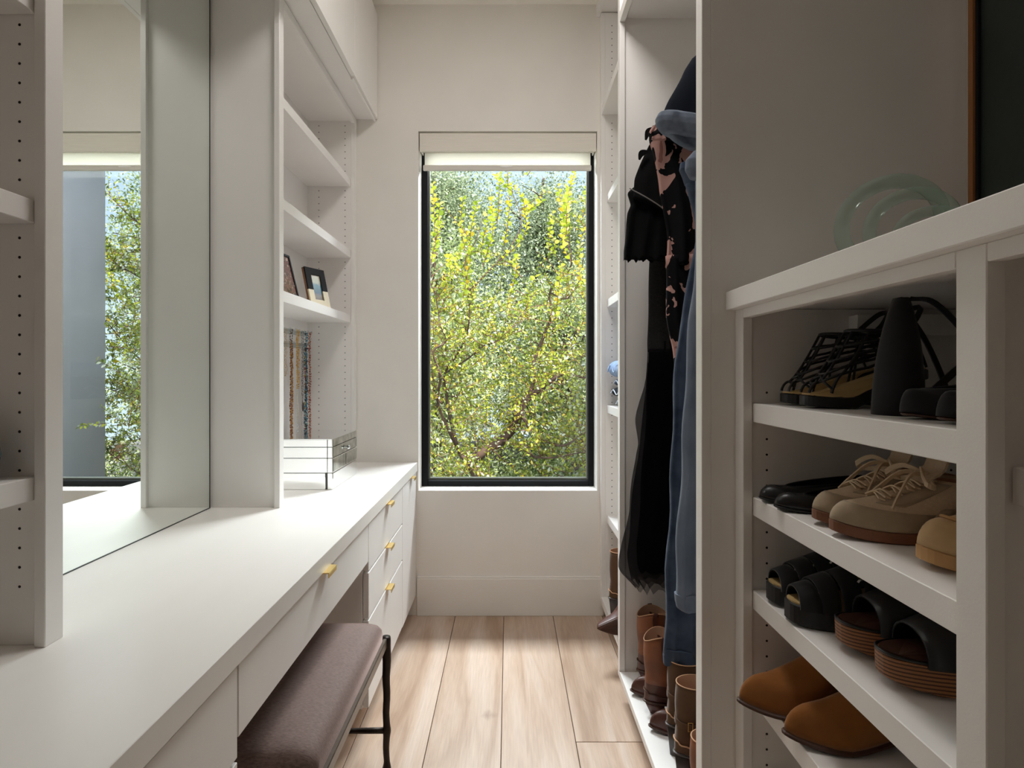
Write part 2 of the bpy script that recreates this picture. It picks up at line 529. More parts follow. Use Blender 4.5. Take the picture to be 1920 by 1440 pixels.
def drawer_bank(y0, y1, label):
    c = thing('drawer_cabinet', label, 'cabinet', ((XL + XD) / 2, (y0 + y1) / 2, 0))
    boxes('body', [(XL, XD - .021, y0, y0 + .018, .10, CT - .046), (XL, XD - .021, y1 - .018, y1, .10, CT - .046),
                   (XL, XD - .021, y0 + .018, y1 - .018, .10, .118), (XL, XD - .021, y0 + .018, y1 - .018, .545, .553), (XL, XD - .021, y0 + .018, y1 - .018, .387, .395)], PAINT, c)
    box('toe_kick', XL, XD - .075, y0, y1, 0.0, .10, PAINT, c)
    drawer(c, y0, y1, .555, CT - .0465)
    drawer(c, y0, y1, .397, .553)
    drawer(c, y0, y1, .103, .395)
    return c
drawer_bank(1.848, 2.437, 'white three-drawer cabinet with brass pulls beyond the upholstered bench')
drawer_bank(0.366, 0.957, 'white drawer cabinet under the counter nearest the camera')
nc = thing('narrow_cabinet', 'tall narrow white cupboard under the counter end by the window', 'cabinet', ((XL + XD) / 2, 2.62, 0))
boxes('body', [(XL, XD - .021, 2.437, 2.455, .10, CT - .046), (XL, XD - .021, 2.78, D - .001, .10, CT - .046), (XL, XD - .021, 2.455, 2.78, .10, .118)], PAINT, nc)
box('toe_kick', XL, XD - .075, 2.437, D - .015, 0, .10, PAINT, nc)
dd = box('door', XD - .019, XD, 2.4395, D - .003, .1, CT - .05, PAINT, nc, 0.0012)
edge_pull(dd, 2.655, CT - .05, XD, 0.055)
kd = thing('pencil_drawer_unit', 'shallow white drawer with a brass pull above the bench', 'drawer', (-0.6, 1.4, .6))
boxes('body', [(XL, XD - .021, .958, 1.847, .600, .612), (XL, XL + .015, .958, 1.847, .612, CT - .046)], PAINT, kd)
d_ = box('drawer_front', XD - .019, XD, .9595, 1.8455, .5885, CT - .0465, PAINT, kd, 0.0012)
edge_pull(d_, 1.41, CT - .0465, XD)

# wall mirror
mr = thing('wall_mirror', 'large frameless mirror on the left wall above the countertop', 'mirror', (-.993, 1.4, CT))
box('mirror_glass', -.9955, -.990, .957, 1.853, CT + .0028, 2.472, MIRROR, mr, 0)
boxes('edge_line', [(-.9958, -.9885, .957, 1.853, CT + .0003, CT + .0026), (-.9958, -.9885, 1.8532, 1.8548, CT, 2.472)], MIRGAP, mr, 0)

def bookcase_left(y0, y1, panels, stiles, shelves, label, holes):
    t = thing('wall_bookcase', label, 'bookcase', (-.88, (y0 + y1) / 2, CT))
    for a, b in panels: box('side_panel', XL, -.778, a, b, CT, 2.472, PAINT, t)
    for a, b in stiles: box('face_stile', -.778, -.7595, a, b, CT, 2.472, PAINT, t)
    box('back_panel', XL, XL + .004, panels[0][1], panels[1][0], CT, 2.472, PAINT, t, 0)
    box('face_rail', -.778, -.7595, stiles[0][1], stiles[1][0], 2.441, 2.472, PAINT, t)
    box('top_panel', XL + .004, -.778, panels[0][1], panels[1][0], 2.452, 2.47, PAINT, t)
    for z in shelves:
        box('shelf', XL + .004, -.7795, panels[0][1] + .001, panels[1][0] - .001, z - .038, z, PAINT, t)
    skip = [(z - .045, z + .004) for z in shelves]
    peg_holes(t, (-.937, -.808), holes, .86, 2.43, skip=skip)
    return t
bookcase_left(1.855, D, [(1.866, 1.885), (2.763, 2.782)], [(1.855, 1.890), (2.760, 2.797)], (2.166, 1.814, 1.495),
              'white built-in bookcase on the counter beside the window wall', 2.763)
bookcase_left(-.6, .955, [(-.6, -.58), (.925, .944)], [(-.6, -.565), (.917, .955)], (1.842, 1.497, 1.042),
              'white built-in bookcase on the counter at the near left edge', 0.925)

# upper cupboards above the vanity
uc = thing('upper_cupboards', 'run of white cupboards below the ceiling above the mirror and bookcases', 'cupboard', (-.83, 1.0, 2.475))
boxes('body', [(XL, -.676, -1.25, D, 2.4745, 2.494), (XL, -.676, -1.25, D, 3.0, CH - .001), (XL, -.676, D - .02, D, 2.494, 3.0), (XL, XL + .01, -1.25, D - .02, 2.494, 3.0)], PAINT, uc)
ys = [-1.25, -0.52, 0.205, 0.93, 1.655, 2.38, 2.795]
for a, b in zip(ys[:-1], ys[1:]):
    box('door', -.674, -.655, a + .0015, b - .0015, 2.475, 2.997, PAINT, uc, 0.001)
box('light_valance', -.6745, -.664, 2.39, D - .001, 2.462, 2.474, PAINT, uc, 0.001)

# ---------------------------------------------------------------- right side
XH = 0.41
def grp(lst): return lst
# far bookcase
fb = thing('wall_bookcase', 'tall narrow white bookcase right of the window', 'bookcase', (.7, 2.43, 0))
box('side_panel', .4756, XR, 2.760, 2.779, 0.0865, 2.985, PAINT, fb)
box('face_stile', .4556, .4756, 2.760, 2.797, 0.0865, 2.985, PAINT, fb)
box('header', .437, .4556, 2.12, D - .001, 2.985, CH - .001, PAINT, fb)
box('header_return', .4557, XR, 2.12, D - .001, 2.99, CH - .001, PAINT, fb)
box('back_panel', XR - .006, XR, 2.106, 2.76, .105, 2.985, PAINT, fb, 0)
for z, xf in ((2.520, .4570), (2.087, .484), (1.570, .484), (1.051, .484), (.510, .484), (.1055, .4556)):
    box('shelf', xf, XR - .007, 2.1065, 2.7595, z - .038, z, PAINT, fb)
box('toe_kick', .53, .545, 2.106, 2.78, 0, .067, PAINT, fb)
peg_holes(fb, (.508, .90), 2.760, .20, 2.95, skip=[(z - .05, z + .006) for z in (2.52, 2.087, 1.57, 1.051, .51)])

# hanging section
hs = thing('wardrobe_bay', 'open white hanging wardrobe bay in the middle of the right wall', 'wardrobe', (.7, 1.65, 0))
box('side_panel', .43, XR, 2.079, 2.099, 0.0805, CH - .001, PAINT, hs)
box('face_stile', XH, .43, 2.071, 2.105, 0.0805, CH - .001, PAINT, hs)
box('side_panel', .43, XR, 1.19, 1.227, 0.0, CH - .001, PAINT, hs)
box('face_stile', XH, .43, 1.19, 1.227, 0.0, CH - .001, PAINT, hs)
box('platform', XH, XR, 1.2275, 2.0705, .0805, .1055, PAINT, hs)
box('toe_kick', .49, .505, 1.2275, 2.10, 0, .080, PAINT, hs)
box('top_shelf', .4305, XR, 1.2275, 2.0785, 2.525, 2.545, PAINT, hs)
box('face_rail', XH, .43, 1.2275, 2.0705, 2.508, 2.546, PAINT, hs)
box('back_panel', XR - .006, XR, 1.2275, 2.0785, .106, 2.52, PAINT, hs, 0)
v, f = tube_geo([(.70, 1.2275, 2.14), (.70, 2.0785, 2.14)], 0.016, 16)
RODM = mat('satin_nickel_rod', srgb(150, 146, 140), 0.3, 1.0, noise=0.03)
link_mesh('hanging_rod', v, f, RODM, hs, True)

# shoe cabinet
XS = 0.481
sc_ = thing('shoe_cabinet', 'white open shoe cabinet with adjustable shelves at the right edge', 'cabinet', (.73, .88, 0))
ZS = (1.150, .958, .766, .574, .382)
box('cap', .4603, XR, -.30, 1.1895, 1.345, 1.384, PAINT, sc_, 0.0015)
for a, b in ((1.150, 1.1895), (.5637, .603), (-.06, -.02)):
    box('face_stile', XS, XS + .0195, a, b, 0.08, 1.345, PAINT, sc_)
for a, b in ((.603, 1.150), (-.02, .5637)):
    box('face_rail', XS, XS + .0195, a, b, 1.326, 1.345, PAINT, sc_)
for a, b in ((1.155, 1.174), (.5745, .5935), (-.05, -.03)):
    box('side_panel', XS + .0195, XR, a, b, .08, 1.344, PAINT, sc_)
box('back_panel', XR - .006, XR, -.03, 1.155, .08, 1.344, PAINT, sc_, 0)
for z in ZS:
    box('shelf', .502, XR - .007, .5942, 1.1542, z - .0385, z, PAINT, sc_)
for z in (1.118, .766, .45):
    box('shelf', .515, XR - .007, -.0295, .5735, z - .0385, z, PAINT, sc_)
box('bottom_shelf', XS, XR - .007, .5942, 1.1542, .0805, .118, PAINT, sc_)
box('cleat', XR - .05, XR - .008, .62, .93, 1.285, 1.326, PAINT, sc_)
box('cleat', .70, XR - .05, 1.125, 1.1545, 1.290, 1.33, PAINT, sc_)
box('toe_kick', .55, .565, -.03, 1.17, 0, .08, PAINT, sc_)
peg_holes(sc_, (.532, .912), 1.1548, .18, 1.20, skip=[(z - .045, z + .003) for z in ZS])
# ---------------------------------------------------------------- outside the window
def leaf_mat(name, stops, rough=0.45, trans=0.45, gloss=0.5):
    m, nt, p = new_mat(name)
    N = nt.nodes.new; L = nt.links.new
    g = N('ShaderNodeNewGeometry')
    r = N('ShaderNodeValToRGB'); cr = r.color_ramp; cr.interpolation = 'LINEAR'
    cr.elements[0].position = 0.0; cr.elements[0].color = stops[0][1]
    cr.elements[1].position = 1.0; cr.elements[1].color = stops[-1][1]
    for pos, c in stops[1:-1]:
        e = cr.elements.new(pos); e.color = c
    L(g.outputs['Random Per Island'], r.inputs[0])
    L(r.outputs[0], p.inputs['Base Color'])
    p.inputs['Roughness'].default_value = rough
    p.inputs['Specular IOR Level'].default_value = gloss
    t = N('ShaderNodeBsdfTranslucent'); L(r.outputs[0], t.inputs[0])
    mx = N('ShaderNodeMixShader'); mx.inputs[0].default_value = trans
    L(p.outputs[0], mx.inputs[1]); L(t.outputs[0], mx.inputs[2]); L(mx.outputs[0], nt.nodes['Material Output'].inputs[0])
    return m
LEAF_FG = leaf_mat('elm_leaf_yellow_green', [(0, srgb(98, 118, 50)), (.25, srgb(142, 158, 56)), (.5, srgb(184, 194, 66)), (.7, srgb(214, 216, 86)), (.78, srgb(226, 190, 66)), (.84, srgb(150, 164, 110)), (.92, srgb(206, 212, 186)), (1, srgb(236, 240, 230))], trans=.35)  # palest stops paint sky glints into the leaf colour
LEAF_MID = leaf_mat('leaf_grey_green', [(0, srgb(110, 128, 78)), (.35, srgb(156, 172, 112)), (.7, srgb(198, 206, 146)), (.88, srgb(216, 222, 190)), (1, srgb(240, 242, 230))], trans=.4)
LEAF_BG = leaf_mat('leaf_far_green', [(0, srgb(104, 120, 84)), (.4, srgb(150, 164, 124)), (.75, srgb(186, 196, 160)), (1, srgb(226, 230, 208))], trans=.35)
LEAF_SH = leaf_mat('shoot_leaf_bright', [(0, srgb(140, 164, 48)), (.4, srgb(190, 204, 56)), (.75, srgb(222, 226, 84)), (.9, srgb(240, 196, 48)), (1, srgb(230, 236, 170))], trans=.45)
BARK = mat('bark_brown', srgb(108, 84, 72), 0.9, col2=srgb(66, 50, 44), nscale=14, bump=0.6, bscale=50, stretch=(1, 1, .4))
TWIG = mat('twig_reddish', srgb(112, 72, 56), 0.8, noise=0.2, nscale=20)
STONE = mat('garden_wall_stone', srgb(126, 122, 130), 0.9, noise=0.18, nscale=6, bump=0.5, bscale=30)
SOIL = mat('leaf_litter_ground', srgb(134, 132, 100), 0.95, col2=srgb(90, 88, 66), nscale=9, bump=0.5, bscale=20)
RENDER_ = mat('grey_render_wall', srgb(152, 149, 157), 0.85, bump=0.2, bscale=60, noise=0.04, nscale=2)

def leaves_mesh(name, P, Dr, size, material, parent, rs, fold=0.25, aspect=0.55):
    """P leaf bases, Dr unit directions, one folded six-point leaf each"""
    n = len(P)
    up = rs.normal(size=(n, 3)); up[:, 2] += 1.2
    side = np.cross(Dr, up); side /= np.linalg.norm(side, axis=1, keepdims=True) + 1e-9
    nor = np.cross(side, Dr)
    s = size * rs.uniform(.65, 1.2, n)
    L = s[:, None]; W = (s * aspect * .5)[:, None]
    b = P; t = P + Dr * L
    up_ = nor * (W * fold * 2)
    l1 = P + Dr * L * .3 + side * W * .9 + up_; l2 = P + Dr * L * .68 + side * W * .85 + up_
    r1 = P + Dr * L * .3 - side * W * .9 + up_; r2 = P + Dr * L * .68 - side * W * .85 + up_
    V = np.stack([b, l1, l2, t, r2, r1], 1).reshape(-1, 3)
    k = np.arange(n)[:, None] * 6
    Q = np.concatenate([k + [0, 1, 2, 3], k + [0, 3, 4, 5]], 1).reshape(-1, 4)
    me = bpy.data.meshes.new(name)
    V = V - np.array(parent_loc(parent))
    me.vertices.add(len(V)); me.vertices.foreach_set('co', V.astype(np.float32).ravel())
    me.loops.add(Q.size); me.loops.foreach_set('vertex_index', Q.astype(np.int32).ravel())
    me.polygons.add(len(Q))
    me.polygons.foreach_set('loop_start', np.arange(0, Q.size, 4, dtype=np.int32))
    me.polygons.foreach_set('loop_total', np.full(len(Q), 4, dtype=np.int32))
    me.materials.append(material)
    me.update(calc_edges=True); me.validate()
    o = bpy.data.objects.new(name, me); COL.objects.link(o)
    if parent is not None: o.parent = parent
    o['kind'] = 'stuff'
    return o

def spray(starts, dirs, length, nleaf, rs, droop=0.1, wob=.35):
    """twigs with alternating leaves; returns twig paths, leaf bases, leaf directions"""
    paths = []; P = []; Dd = []
    for s, d in zip(starts, dirs):
        L = length * rs.uniform(.5, 1.3); k = 7
        p = np.array(s, float); d = np.array(d, float); d /= np.linalg.norm(d)
        pth = [p.copy()]
        for i in range(k):
            d = d + rs.normal(size=3) * wob / k * 1.6 + np.array([0, 0, -droop / k]); d /= np.linalg.norm(d)
            p = p + d * L / k; pth.append(p.copy())
        pth = np.array(pth); paths.append(pth)
        m_ = max(3, int(nleaf * rs.uniform(.6, 1.3)))
        for j in range(m_):
            u = .12 + .88 * j / (m_ - 1); a = u * k; i = min(int(a), k - 1)
            q = pth[i] + (pth[i + 1] - pth[i]) * (a - i)
            t = pth[i + 1] - pth[i]; t /= np.linalg.norm(t)
            sd = np.cross(t, (0.2, 1, .1)); sd /= np.linalg.norm(sd) + 1e-9
            sd = sd * (1 if j % 2 else -1) + rs.normal(size=3) * .35
            v = t * .55 + sd; v /= np.linalg.norm(v)
            P.append(q); Dd.append(v)
    return paths, np.array(P), np.array(Dd)

def tubes_mesh(name, paths, r0, r1, material, parent, n=4, kind='stuff'):
    g = []
    for p in paths:
        g.append(tube_geo(p, np.linspace(r0, r1, len(p)), n, caps=False))
    v, f = merge(g)
    o = link_mesh(name, v, f, material, parent, True)
    if kind: o['kind'] = kind
    return o

# the leaning garden tree just outside; limbs are given as (picture x, picture y, depth, radius)
T1 = thing('elm_tree', 'leaning yellow-green leafed tree filling the view right outside the window', 'tree', (-.2, 5.0, -.4))
LIMBS = [
    [(930, 1010, 5.0, .075), (908, 930, 5.0, .070), (897, 893, 5.0, .062), (884, 868, 5.0, .058), (904, 850, 5.0, .055), (938, 828, 5.0, .052), (966, 797, 4.95, .048), (974, 772, 4.9, .043), (990, 746, 4.9, .036), (1018, 727, 4.85, .026), (1038, 710, 4.8, .022), (1056, 701, 4.8, .018), (1080, 706, 4.75, .014), (1112, 709, 4.7, .010)],
    [(990, 746, 4.9, .026), (1000, 716, 4.9, .022), (998, 690, 4.95, .018), (1010, 655, 5.0, .017), (1021, 625, 5.0, .016), (1034, 590, 5.0, .014), (1031, 548, 5.0, .012), (1052, 520, 4.9, .010), (1068, 505, 4.9, .009), (1071, 480, 4.8, .008), (1061, 440, 4.8, .006), (1064, 400, 4.8, .004), (1074, 335, 4.8, .002)],
    [(884, 868, 5.0, .03), (862, 850, 5.1, .022), (848, 800, 5.1, .018), (838, 750, 5.1, .015), (834, 700, 5.0, .012), (860, 660, 4.8, .011), (877, 620, 4.7, .010), (880, 560, 4.6, .008), (872, 490, 4.5, .006), (893, 450, 4.5, .004), (908, 395, 4.5, .002)],
    [(880, 545, 4.6, .008), (905, 520, 4.6, .007), (938, 485, 4.6, .006), (962, 455, 4.6, .005), (978, 415, 4.6, .004), (962, 365, 4.6, .003), (940, 330, 4.6, .002)],
    [(862, 850, 5.1, .02), (822, 760, 4.8, .015), (826, 706, 4.6, .013), (812, 660, 4.5, .010), (836, 640, 4.5, .008), (826, 610, 4.5, .007), (818, 560, 4.5, .004), (808, 500, 4.4, .003), (820, 430, 4.4, .003), (824, 380, 4.4, .002)],
    [(834, 700, 5.0, .010), (878, 672, 4.7, .009), (905, 650, 4.6, .007), (930, 640, 4.6, .005), (960, 615, 4.6, .004), (1000, 590, 4.6, .002)],
    [(974, 772, 4.9, .02), (1000, 810, 4.8, .016), (1030, 830, 4.7, .014), (1060, 835, 4.6, .011), (1090, 815, 4.6, .008), (1120, 800, 4.6, .005)],
    [(938, 828, 5.0, .02), (975, 832, 4.8, .014), (998, 855, 4.7, .012), (1040, 858, 4.6, .009), (1080, 850, 4.6, .006), (1110, 848, 4.6, .003)],
    [(1031, 548, 5.0, .008), (1062, 560, 4.8, .006), (1088, 520, 4.7, .004), (1095, 450, 4.6, .003), (1100, 400, 4.6, .002)],
]
limb_paths = []
for li, lm in enumerate(LIMBS):
    pts = np.array([px(a, b, c) for a, b, c, r in lm]); rad = np.array([r for *_, r in lm])
    sp = spline(np.column_stack([pts, rad]), len(lm) * 4)
    limb_paths.append(sp)
    v, f = tube_geo(sp[:, :3], np.abs(sp[:, 3]) * .85, 8)
    link_mesh('trunk' if li == 0 else 'branch', v, f, BARK, T1, True)
# limbs reaching right, beyond what the window shows directly but seen by the mirror
extra = []
for k in range(9):
    z0 = -.1 + k * .42
    a = np.array([.55 + .05 * k, 5.1, z0]); b = np.array([1.95, 5.45 + .08 * (k % 3), z0 + .55 + .2 * math.sin(k * 2.1)])
    mid = (a + b) / 2 + np.array([0, -.12, .18 * math.sin(k * 1.7)])
    sp = spline([a, mid, b], 14); extra.append(sp)
    v, f = tube_geo(sp, np.linspace(.014, .004, 14), 6)
    link_mesh('branch', v, f, BARK, T1, True)
rs = np.random.default_rng(5)
starts = []; dirs = []
for sp in limb_paths + [np.column_stack([e, np.full(len(e), .01)]) for e in extra]:
    L = np.linalg.norm(np.diff(sp[:, :3], axis=0), axis=1).sum()
    for q in range(int(L * 24)):
        i = rs.integers(max(2, len(sp) // 6), len(sp) - 1)
        if sp[i, 2] > 1.95 and rs.random() < .8 and sp[i, 0] < 1.0: continue
        starts.append(sp[i, :3] + (sp[i + 1, :3] - sp[i, :3]) * rs.random())
        dirs.append((rs.normal() * 1.0, rs.normal() * .6, abs(rs.normal()) * .9 + .1))
def dens(x, z):
    return True
for q in range(1500):
    z = rs.uniform(-.15, 2.05) if q % 5 else rs.uniform(1.6, 2.5)
    x = rs.uniform(-1.15, 1.25) if q % 4 else rs.uniform(1.0, 2.3)
    if x < 1.25 and z > 1.5 and rs.random() < min(.97, .35 + 1.0 * (z - 1.5)): continue
    starts.append((x, rs.uniform(4.4, 5.6) if x < 1.2 else rs.uniform(5.15, 6.0), z)); dirs.append((rs.normal(), rs.normal() * .6, rs.normal() * .5 + .5))
paths, LP, LD = spray(starts, dirs, .30, 16, rs)
keep = ~((LP[:, 0] > 1.52) & (LP[:, 1] < 5.15))
leaves_mesh('foliage', LP[keep], LD[keep], .035, LEAF_FG, T1, rs)
tubes_mesh('twigs', [p for p in paths if not (p[:, 0].max() > 1.5 and p[:, 1].min() < 5.15)], .0032, .001, TWIG, T1, 4)
# upright shoots with paired round leaves against the far trees
def shoot(base, top, n_leaf, size):
    base, top = np.array(base), np.array(top)
    side = np.array([1.0, .1, 0]); bend = rs.normal(size=3) * np.array([.05, .03, 0])
    pth = spline([base, (base + top) / 2 + bend, top], 12); P = []; Dd = []
    for j in range(n_leaf):
        u = .05 + .95 * j / (n_leaf - 1); a = u * 11; i = min(int(a), 10)
        q = pth[i] + (pth[i + 1] - pth[i]) * (a - i); t = pth[i + 1] - pth[i]; t /= np.linalg.norm(t)
        v = t * .75 + side * (1 if j % 2 else -1) * .9 + rs.normal(size=3) * np.array([.12, .35, .12])
        P.append(q); Dd.append(v / np.linalg.norm(v))
    return pth, P, Dd
SP, SL, SDir = [], [], []
for (x0, y0, x1, y1, dep, nl) in [(806, 500, 824, 385, 4.4, 26), (816, 470, 812, 345, 4.6, 22), (868, 560, 884, 470, 4.5, 18), (905, 500, 922, 372, 4.4, 30), (900, 470, 915, 400, 4.5, 16),
        (938, 490, 985, 395, 4.5, 20), (985, 400, 958, 345, 4.5, 14), (985, 400, 1015, 378, 4.5, 12), (962, 360, 930, 330, 4.5, 12), (1070, 490, 1062, 420, 4.5, 14), (1062, 440, 1080, 315, 4.4, 34),
        (1060, 470, 1046, 350, 4.6, 24), (1092, 540, 1094, 430, 4.6, 22), (872, 470, 868, 372, 4.9, 18), (880, 460, 896, 380, 5.0, 18), (944, 470, 950, 315, 5.1, 28), (932, 420, 936, 330, 5.1, 18),
        (990, 600, 1004, 520, 4.7, 16), (1030, 470, 1036, 400, 5.0, 16), (856, 520, 862, 420, 4.7, 20), (893, 540, 876, 450, 4.7, 20), (820, 560, 842, 480, 4.5, 20), (955, 560, 970, 480, 4.7, 18),
        (1040, 600, 1052, 500, 4.6, 20), (1010, 500, 1030, 430, 5.0, 16), (988, 330, 990, 300, 5.0, 8), (1088, 420, 1100, 350, 4.8, 16)]:
    p_, l_, d_ = shoot(px(x0, y0, dep), px(x1, y1, dep - .1), nl, .05); SP.append(p_); SL += l_; SDir += d_
for (x0, z0) in ((1.75, 1.5), (1.9, 1.9), (2.05, 2.2), (1.85, .9)):
    p_, l_, d_ = shoot((x0, 5.6, z0), (x0 + .12, 5.55, z0 + .6), 26, .05); SP.append(p_); SL += l_; SDir += d_
leaves_mesh('shoot_leaves', np.array(SL), np.array(SDir), .043, LEAF_SH, T1, rs, aspect=.95)
tubes_mesh('shoots', SP, .0035, .0012, TWIG, T1, 5)

def far_tree(label, x, y, z0, h, w, material, n, size, seed, name='tree', clumps=60, sky=0.0, tr=.09):
    rs = np.random.default_rng(seed)
    t = thing(name, label, 'tree', (x, y, z0), group=None)
    path = spline([(x, y, z0), (x + .1, y, z0 + h * .35), (x - .08, y + .1, z0 + h * .7), (x + .05, y, z0 + h * .95)], 14)
    v, f = tube_geo(path, np.linspace(tr, .02, 14), 8)
    link_mesh('trunk', v, f, BARK, t, True)
    bp = []
    C = []
    for k in range(clumps):
        u = rs.uniform(.12, 1.0); i = min(int(u * 12), 12)
        a = path[i]; ang = rs.uniform(0, 2 * math.pi); rr = w * (0.35 + .65 * math.sin(math.pi * min(1, u * .95))) * rs.uniform(.4, 1)
        b = a + np.array([math.cos(ang) * rr, math.sin(ang) * rr * .7, rs.uniform(.0, .5)])
        bp.append(spline([a, (a + b) / 2 + rs.normal(size=3) * .1, b], 6)); C.append(b)
        C.append((a + b) / 2 + rs.normal(size=3) * .15)
    tubes_mesh('branches', bp, .022, .006, BARK, t, 5, kind='stuff')
    C = np.array(C)
    idx = rs.integers(0, len(C), n)
    P = C[idx] + rs.normal(size=(n, 3)) * np.array([.34, .34, .24]) * (w / 1.6)
    Dv = rs.normal(size=(n, 3)); Dv /= np.linalg.norm(Dv, axis=1, keepdims=True)
    ok = ~((P[:, 0] > 1.5) & (P[:, 1] < 5.3)) & (P[:, 1] > 3.6)
    leaves_mesh('foliage', P[ok], Dv[ok], size, material, t, rs)
    return t
far_tree('pale green bushy tree behind the leaning tree, left side', -.9, 6.6, -.5, 3.3, 1.0, LEAF_MID, 26000, .045, 21)
far_tree('grey-green bushy tree behind the leaning tree, right side', .75, 6.9, -.5, 3.0, 1.1, LEAF_MID, 26000, .045, 22)
far_tree('tall grey-green tree far behind on the left', -1.2, 9.0, -.5, 5.6, 1.5, LEAF_BG, 60000, .05, 23, clumps=90)
far_tree('tall dark-trunked juniper in the middle distance with sky around its top', .55, 9.6, -.5, 5.3, 1.45, LEAF_BG, 60000, .05, 24, clumps=90)
far_tree('far airy tree standing behind the grey house corner', 2.9, 8.6, -.5, 5.4, 1.5, LEAF_BG, 36000, .05, 25, clumps=80)
far_tree('small reddish-stemmed tree at the far right of the window view', 1.7, 7.6, -.5, 3.6, 1.0, LEAF_MID, 26000, .045, 26)
# low undergrowth at the foot of the view
ug = thing('undergrowth', 'low green shrubs along the foot of the garden wall', 'shrubs', (0, 6.2, -.5))
n = 26000
P = np.column_stack([rs.uniform(-1.6, 3.2, n), rs.uniform(5.6, 7.3, n), -.5 + np.abs(rs.normal(size=n)) * .32])
Dv = rs.normal(size=(n, 3)); Dv[:, 2] = np.abs(Dv[:, 2]); Dv /= np.linalg.norm(Dv, axis=1, keepdims=True)
leaves_mesh('foliage', P, Dv, .045, LEAF_MID, ug, rs)
ug['kind'] = 'stuff'
gr = box('garden_ground', -6, 9, D + WT + .01, 14, -.6, -.5, SOIL, None, 0); gr['kind'] = 'structure'
gw = thing('garden_wall', 'low grey block wall at the bottom of the window view', 'wall', (0, 7.9, -.5))
for r in range(3):
    for k in range(13):
        x0 = -2.6 + k * .46 + (.23 if r % 2 else 0)
        box('block', x0 + .006, x0 + .454, 7.8 + rng.uniform(-.01, .01), 8.05, -.5 + r * .24 + .006, -.5 + (r + 1) * .24, STONE, gw, .008)
box('mortar', -2.6, 3.6, 7.83, 8.02, -.5, .2, SEAM, gw, 0)
# house wing outside, seen through the mirror
hw = thing('house_wing', 'smooth grey outer wall of the house seen in the mirror through the window', 'wall', (2.6, 4.1, -.5))
box('wall', 1.62, 4.2, D + WT + .012, 5.0, -.5, 3.4, RENDER_, hw, 0.004)
# ---------------------------------------------------------------- upholstered bench
VELVET, nt, p = new_mat('mauve_brown_velvet')
N = nt.nodes.new; L = nt.links.new
tc = N('ShaderNodeTexCoord'); mp = N('ShaderNodeMapping'); mp.inputs['Scale'].default_value = (40, 190, 60); L(tc.outputs['Object'], mp.inputs[0])
n1 = N('ShaderNodeTexNoise'); n1.inputs['Scale'].default_value = 3; n1.inputs['Detail'].default_value = 4; L(mp.outputs[0], n1.inputs['Vector'])
cr = N('ShaderNodeValToRGB'); cr.color_ramp.elements[0].position = .3; cr.color_ramp.elements[0].color = srgb(96, 76, 70); cr.color_ramp.elements[1].position = .7; cr.color_ramp.elements[1].color = srgb(128, 106, 100)
L(n1.outputs['Fac'], cr.inputs[0]); L(cr.outputs[0], p.inputs['Base Color'])
p.inputs['Roughness'].default_value = .75; p.inputs['Sheen Weight'].default_value = 1.0; p.inputs['Sheen Roughness'].default_value = .35
p.inputs['Sheen Tint'].default_value = srgb(214, 190, 184)
bp = N('ShaderNodeBump'); bp.inputs['Strength'].default_value = .25; bp.inputs['Distance'].default_value = .001; L(n1.outputs['Fac'], bp.inputs['Height']); L(bp.outputs[0], p.inputs['Normal'])

BX0, BX1, BY0, BY1 = -.860, -.366, 1.085, 1.690
bench = thing('upholstered_bench', 'mauve-brown velvet vanity bench on a dark forged metal frame', 'bench', ((BX0 + BX1) / 2, (BY0 + BY1) / 2, 0))
def rounded_rect(x0, x1, y0, y1, r, n=6):
    o = []
    for (cx, cy, a0) in ((x1 - r, y1 - r, 0), (x0 + r, y1 - r, 90), (x0 + r, y0 + r, 180), (x1 - r, y0 + r, 270)):
        for k in range(n + 1):
            a = math.radians(a0 + 90 * k / n); o.append((cx + r * math.cos(a), cy + r * math.sin(a)))
    return o
rings = []
prof = [(0.0, .005, .392), (0.0, .0, .410), (-.001, .0, .432), (.001, .0, .446), (.008, .0, .459), (.020, 0, .468), (.042, 0, .474), (.080, 0, .4785), (.13, 0, .481)]
for ins, _, z in prof:
    rr = max(.012, .022 + ins * .6)
    rings.append([(x, y, z) for x, y in rounded_rect(BX0 + .010 + ins, BX1 - .010 - ins, BY0 + .006 + ins, BY1 - .006 - ins, rr)])
v, f = loft_geo(rings)
link_mesh('cushion', v, f, VELVET, bench, True)
rt, rbm = .413, .386
boxes('seat_rail', [(BX1 - .012, BX1, BY0, BY1, rbm, rt), (BX0, BX0 + .012, BY0, BY1, rbm, rt), (BX0 + .012, BX1 - .012, BY0, BY0 + .012, rbm, rt), (BX0 + .012, BX1 - .012, BY1 - .006, BY1 + .006, rbm, rt)], RAILM, bench, .002)
for lx in (BX1 - .004, BX0 + .004):
    for ly in (BY0 + .006, BY1 + .004):
        pts = [(lx, ly, z) for z in (.414, .40, .36, .28, .20, .15, .13, .11, .06, .035, .015, 0.0)]
        rad = [.0125, .0145, .0135, .0115, .0105, .0105, .0125, .0105, .0095, .0095, .0135, .012]
        sp = spline(np.column_stack([np.array(pts), rad]), 40)
        sp[:, 0] += .0012 * np.sin(sp[:, 2] * 60)
        v, f = tube_geo(sp[:, :3], sp[:, 3], 12)
        link_mesh('leg', v, f, IRON, bench, True)
for ly in (BY0 + .006, BY1 + .004):
    pa = spline([(BX0 + .006, ly, .130), ((BX0 + BX1) / 2, ly, .127), (BX1 - .006, ly, .130)], 12)
    v, f = tube_geo(pa, .0075 + .0015 * np.cos(np.linspace(0, 2 * math.pi, 12)), 10)
    link_mesh('stretcher', v, f, IRON, bench, True)

